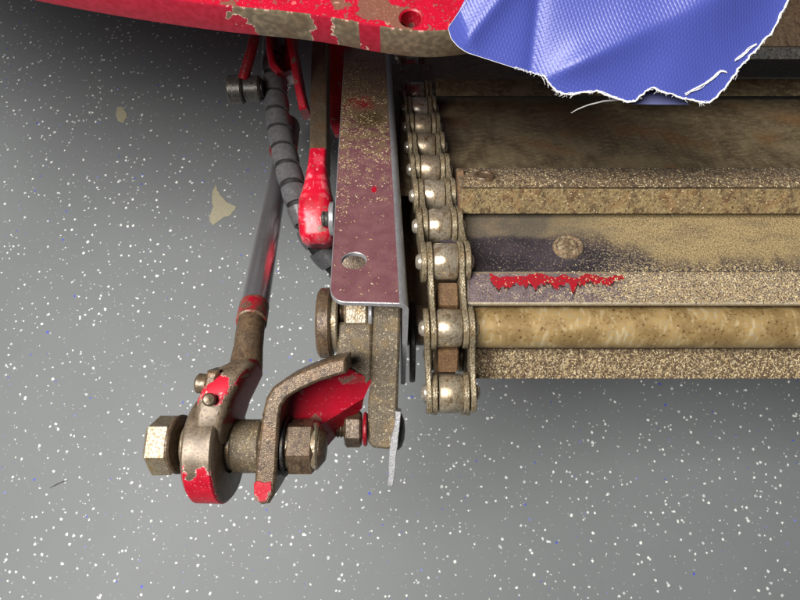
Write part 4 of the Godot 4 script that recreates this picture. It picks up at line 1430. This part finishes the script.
# ---- blue reinforced vinyl sheet
func build_sheet() -> void:
	var edge := [[476, -14], [462, 8], [448, 28], [451, 39], [458, 47], [467, 53], [495, 62], [520, 70], [545, 77], [549, 84], [556, 92], [566, 95], [580, 93], [600, 92], [612, 97], [628, 102], [634, 101], [643, 94], [652, 88], [664, 93], [680, 98], [696, 102], [710, 103], [716, 97], [725, 88], [733, 77], [741, 67], [748, 58], [757, 49], [768, 36], [776, 25], [782, 12], [788, 0], [800, -30]]
	var nu := 150
	var nv := 44
	var lens := [0.0]
	for k in edge.size() - 1:
		lens.append(lens[-1] + Vector2(edge[k][0], edge[k][1]).distance_to(Vector2(edge[k + 1][0], edge[k + 1][1])))
	var jag := FastNoiseLite.new()
	jag.seed = 77; jag.frequency = 0.12
	var grid := []
	var rimline := []
	for i in nu + 1:
		var s: float = lens[-1] * i / nu
		var b := Vector2.ZERO
		for k in edge.size() - 1:
			if s <= lens[k + 1] + 0.001:
				var f: float = (s - lens[k]) / (lens[k + 1] - lens[k])
				b = Vector2(edge[k][0], edge[k][1]).lerp(Vector2(edge[k + 1][0], edge[k + 1][1]), f)
				break
		var torn := smoothstep(545, 560, b.x)
		b += Vector2(jag.get_noise_1d(i * 3.0), jag.get_noise_1d(i * 3.0 + 400)) * 1.4 * torn
		var a := Vector2(480, -75).lerp(Vector2(815, -75), float(i) / nu)
		var col := []
		for j in nv + 1:
			var f := pow(float(j) / nv, 0.85)
			var q := a.lerp(b, f)
			col.append(K(q.x, q.y, sheet_depth(q)))
		grid.append(col)
		rimline.append(col[nv])
	var t := thing("vinyl_sheet", "torn blue woven vinyl sheet with a frayed white edge", "sheet", grid[60][nv])
	var g := Geo.new()
	var nrm := []
	for i in nu + 1:
		var c := []
		for j in nv + 1:
			var du: Vector3 = grid[mini(i + 1, nu)][j] - grid[maxi(i - 1, 0)][j]
			var dv: Vector3 = grid[i][mini(j + 1, nv)] - grid[i][maxi(j - 1, 0)]
			var n := du.cross(dv).normalized()
			if n.z < 0: n = -n
			c.append(n)
		nrm.append(c)
	var th := 0.0007
	var turn := deg_to_rad(-24.0)
	for i in nu:
		for j in nv:
			var q := []
			var m := []
			var uu := []
			for e in [[i, j], [i + 1, j], [i + 1, j + 1], [i, j + 1]]:
				var p: Vector3 = grid[e[0]][e[1]]
				q.append(p); m.append(nrm[e[0]][e[1]])
				uu.append(Vector2(p.x - p.z * 0.3, p.y + p.z * 0.45).rotated(turn) / 0.0104)
			g.quad(q[0], q[1], q[2], q[3], m[0], m[1], m[2], m[3], uu[0], uu[1], uu[2], uu[3])
			g.quad(q[0] - m[0] * th, q[1] - m[1] * th, q[2] - m[2] * th, q[3] - m[3] * th, -m[0], -m[1], -m[2], -m[3], uu[0], uu[1], uu[2], uu[3])
		var o0: Vector3 = grid[i][nv]
		var o1: Vector3 = grid[i + 1][nv]
		g.flat(o0, o1, o1 - nrm[i + 1][nv] * th, o0 - nrm[i][nv] * th, o0 - grid[i][nv - 3])
	part("sheet", g, sheet_material(), t)
	# turned-under back layer showing below the notch
	g = Geo.new()
	g.prism(px_poly([[628, 60], [640, 98], [632, 102.5], [660, 103], [692, 103], [686, 95], [690, 60]], .2625, Vector3.ZERO), Transform3D(Basis(Vector3(1, 0, 0), Vector3(0, 1, 0), Vector3(0, 0, -1)), Vector3(0, 0, -.2645)), 0.0007, 0.0001)
	part("folded_layer", g, M.sheet_back, t)
	# frayed edge
	g = Geo.new()
	var r3 := RandomNumberGenerator.new()
	r3.seed = 15
	var run := []
	var wid := []
	for i in range(0, nu + 1):
		var p: Vector3 = rimline[i]
		var px := p.x / -p.z * F + 400
		var torn := smoothstep(540, 556, px)
		run.append(p + Vector3(r3.randf_range(-1, 1), r3.randf_range(-1, 1), 0) * 0.0004 * torn + Vector3(0, 0, 0.0003))
		wid.append(0.0001 + 0.0003 * torn * r3.randf_range(0.5, 1.3))
	g.tube(run, wid, 6)
	for k in 520:
		var i := 40 + r3.randi() % (nu - 40)
		var p: Vector3 = rimline[i]
		var out: Vector3 = (p - grid[i][nv - 4]).normalized()
		var side: Vector3 = (rimline[mini(i + 1, nu)] - rimline[i - 1]).normalized()
		var l := 0.0004 + pow(r3.randf(), 3.0) * 0.0018
		var a := p - out * 0.0005 + Vector3(0, 0, 0.0003) + side * r3.randf_range(-.001, .001)
		var b := a + (out * r3.randf_range(0.0, 1.0) + side * r3.randf_range(-1.3, 1.3) + Vector3(0, 0, r3.randf_range(-.3, .3))) * l
		var c := b + (out * r3.randf_range(-.6, .8) + side * r3.randf_range(-1, 1)) * l * 0.8
		g.tube([a, b, c], [0.00012, 0.0001, 0.00005], 5, false)
	var fr := part("frayed_edge", g, M.thread, t)
	fr.set_meta("kind", "stuff")
	fr.set_meta("label", "frayed white threads along the torn edge")
	# one long loose thread
	g = Geo.new()
	var lt := []
	for q in [[642, 98, .2585], [622, 99.5, .262], [604, 101, .266], [588, 105, .27], [578, 109, .272], [571, 113, .273]]:
		lt.append(K(q[0], q[1], q[2]))
	g.tube(lt, [0.0004, 0.0004, 0.00036, 0.0003, 0.00026, 0.0001], 8)
	part("loose_thread", g, M.thread, t)
	# lifted threads and scuffs near the right edge
	g = Geo.new()
	for s in [[[685, 94], [698, 88], [709, 82], [716, 74], [722, 71], [727, 72]], [[736, 60], [743, 54], [750, 48], [757, 44]], [[721, 70], [714, 77], [704, 84]]]:
		for strand in 4:
			var ctl := []
			for q in s:
				ctl.append(Vector2(q[0] + r3.randf_range(-1.3, 1.3), q[1] + r3.randf_range(-1.3, 1.3)))
			var line := []
			for k in ctl.size() - 1:
				for e in 6:
					var c: Vector2 = (ctl[k] as Vector2).cubic_interpolate(ctl[k + 1], ctl[maxi(k - 1, 0)], ctl[mini(k + 2, ctl.size() - 1)], e / 6.0)
					c += Vector2(r3.randf_range(-.25, .25), r3.randf_range(-.25, .25))
					line.append(K(c.x, c.y, sheet_depth(c) - 0.0005 - r3.randf() * 0.0004))
			g.tube(line, r3.randf_range(0.0001, 0.00019), 6)
	part("pulled_thread", g, M.thread, t)

func sheet_depth(q: Vector2) -> float:
	var d := 0.246
	d += 0.00012 * maxf(q.y, -20.0)                                      # droops past the deck's edge
	# ridge running up and right from the corner of the tear
	var along_ := (q - Vector2(548, 78)).dot(Vector2(0.90, -0.436))
	var off := (q - Vector2(548, 78)).dot(Vector2(0.436, 0.90))
	var w := 12.0 + maxf(along_, 0.0) * 0.17
	d -= 0.0058 * (1.0 / (1.0 + pow(absf(off) / w, 1.6))) * smoothstep(-25, 45, along_)
	# curled left corner and the valley beside it
	var off2 := (q - Vector2(470, 36)).dot(Vector2(0.78, 0.62))
	d -= 0.0040 / (1.0 + pow(absf(off2) / 14.0, 1.7))
	d += 0.010 * smoothstep(0, 40, 470 - q.x + 0.3 * q.y - 8)
	d += 0.0026 / (1.0 + pow(absf(q.x - 538 + q.y * 0.1) / 9.0, 1.6))
	d += 0.0007 * sin(q.x * 0.06 + q.y * 0.03) * smoothstep(600, 700, q.x) + 0.004 * smoothstep(715, 790, q.x)
	return d

func sheet_material() -> StandardMaterial3D:
	var s := 256
	var im := Image.create(s, s, false, Image.FORMAT_L8)
	for y in s:
		for x in s:
			# eight over-and-under threads each way
			var u := x / float(s) * 8.0
			var v := y / float(s) * 8.0
			var over := (int(floor(u)) + int(floor(v))) % 2 == 0
			var fu := absf(fmod(u, 1.0) - 0.5) * 2.0
			var fv := absf(fmod(v, 1.0) - 0.5) * 2.0
			var hgt := (1.0 - fu * fu) * (1.0 if over else 0.55) * (1.0 - 0.35 * fv * fv)
			im.set_pixel(x, y, Color(hgt, hgt, hgt))
	var m := StandardMaterial3D.new()
	m.resource_name = "blue_vinyl"
	m.albedo_color = c8(70, 80, 158)
	m.roughness = 0.36
	m.metallic_specular = 0.5
	m.heightmap_enabled = true
	m.heightmap_texture = ImageTexture.create_from_image(im)
	m.heightmap_scale = 0.010
	var b: StandardMaterial3D = StandardMaterial3D.new()
	b.resource_name = "vinyl_back"
	b.albedo_color = c8(92, 96, 142)
	b.roughness = 0.6
	M["sheet_back"] = b
	return m

# ---- loose chaff lying on the steel
func build_dust() -> void:
	var chip := Geo.new()
	var a := 0.00046
	var pts := [Vector3(-a, 0, -a * .4), Vector3(a * .9, 0, -a * .35), Vector3(a, 0, a * .3), Vector3(-a * .8, 0, a * .45)]
	var top_ := Vector3(0, a * .55, 0)
	for k in 4:
		var p0: Vector3 = pts[k]
		var p1: Vector3 = pts[(k + 1) % 4]
		var nn := (p1 - p0).cross(top_ - p0).normalized()
		if nn.y < 0: nn = -nn
		chip.tri(p0, p1, top_, nn, nn, nn)
	var cm := chip.mesh()
	cm.surface_set_material(0, M.dust)
	# bracket face
	var hw := pm(39, .285)
	var spots := []
	var cols := []
	var clump := FastNoiseLite.new()
	clump.seed = 61; clump.frequency = 60.0; clump.fractal_octaves = 2
	var r4 := RandomNumberGenerator.new()
	r4.seed = 99
	while spots.size() < 2600:
		var p := Vector3(r4.randf_range(-hw + .0006, hw - .005), r4.randf_range(0.004, 0.27), 0.0)
		var dens := 0.06 + smoothstep(0.05, 0.16, p.y) * 0.9
		dens *= smoothstep(-0.25, 0.4, clump.get_noise_2d(p.x, p.y)) + 0.12
		if p.x < -hw * 0.6: dens += 0.25 * smoothstep(0.04, 0.09, p.y)
		if r4.randf() > dens: continue
		spots.append(bframe * p)
		cols.append(straw(r4))
	scatter("sawdust", "tan sawdust lying on the purple bracket", cm, spots, cols, bframe.basis.z, r4)
	# caked slat, both faces
	spots = []; cols = []
	for k in 2300:
		var x := r4.randf_range(466, 812)
		if r4.randf() < 0.22:
			var f := r4.randf()
			spots.append(K(x, 0, 1) * 0.0 + K(x, lerpf(213.0, 190.0, f), lerpf(.3365, .3255, f)))
		else:
			var f := r4.randf()
			spots.append(K(x, lerpf(187.0, 168.5, f), lerpf(.3255, .3475, f)))
		cols.append(straw(r4))
	scatter("chaff", "tan chaff crusted on the channel slat", cm, spots, cols, Vector3(0, 0.35, 0.9), r4)
	# bottom bar
	spots = []; cols = []
	for k in 4200:
		var f := r4.randf()
		spots.append(K(r4.randf_range(469, 812), lerpf(378.0, 350.0, f), lerpf(.3255, .3215, f)))
		cols.append(straw(r4))
	scatter("chaff", "tan chaff crusted on the lowest bar", cm, spots, cols, Vector3(0, 0.1, 0.99), r4)
	# angle iron and pan
	spots = []; cols = []
	for k in 5200:
		var x := r4.randf_range(475, 812)
		if r4.randf() > 0.10 + 0.9 * smoothstep(540, 690, x): continue
		var f := r4.randf()
		spots.append(K(x, lerpf(303.0, 271.5, f), lerpf(.3005, .3095, f)))
		cols.append(straw(r4))
	scatter("chaff", "loose tan chaff on the angle iron's face", cm, spots, cols, Vector3(0, 0.27, 0.96), r4)
	spots = []; cols = []
	for k in 12000:
		var x := r4.randf_range(475, 812)
		if r4.randf() > 0.04 + 0.9 * smoothstep(560, 720, x): continue
		var f := r4.randf()
		spots.append(K(x, lerpf(271.0, 214.0, f), lerpf(.3190, .3445, f)))
		cols.append(straw(r4))
	scatter("chaff", "loose tan chaff drifted on the steel pan", cm, spots, cols, Vector3(0, 0.66, 0.75), r4)

func straw(r: RandomNumberGenerator) -> Color:
	var base: Color = [c8(194, 174, 132), c8(168, 146, 104), c8(220, 206, 170), c8(120, 98, 68), c8(66, 50, 36), c8(178, 156, 114)][r.randi() % 6]
	return base.srgb_to_linear() * r.randf_range(0.8, 1.1)

func scatter(called: String, label: String, cm: Mesh, spots: Array, cols: Array, nn: Vector3, r: RandomNumberGenerator) -> void:
	var mm := MultiMesh.new()
	mm.transform_format = MultiMesh.TRANSFORM_3D
	mm.use_colors = true
	mm.mesh = cm
	mm.instance_count = spots.size()
	var ref: Vector3 = spots[0]
	for k in spots.size():
		var y := (nn.normalized() + Vector3(r.randf_range(-.3, .3), r.randf_range(-.3, .3), r.randf_range(-.3, .3))).normalized()
		var x := y.cross(Vector3(r.randf_range(-1, 1), r.randf_range(-1, 1), r.randf_range(-1, 1))).normalized()
		var s := r.randf_range(0.55, 1.25)
		mm.set_instance_transform(k, Transform3D(Basis(x * s * r.randf_range(0.7, 1.7), y * s, x.cross(y) * s), spots[k] - ref + nn.normalized() * 0.0001))
		var c: Color = cols[k]
		c.a = 1.0
		mm.set_instance_color(k, c)
	var o := MultiMeshInstance3D.new()
	o.name = numbered(called)
	o.multimesh = mm
	add_child(o)
	o.transform = Transform3D(CX.basis, CX * ref)
	o.set_meta("kind", "stuff")
	o.set_meta("label", label)
	o.set_meta("category", called)
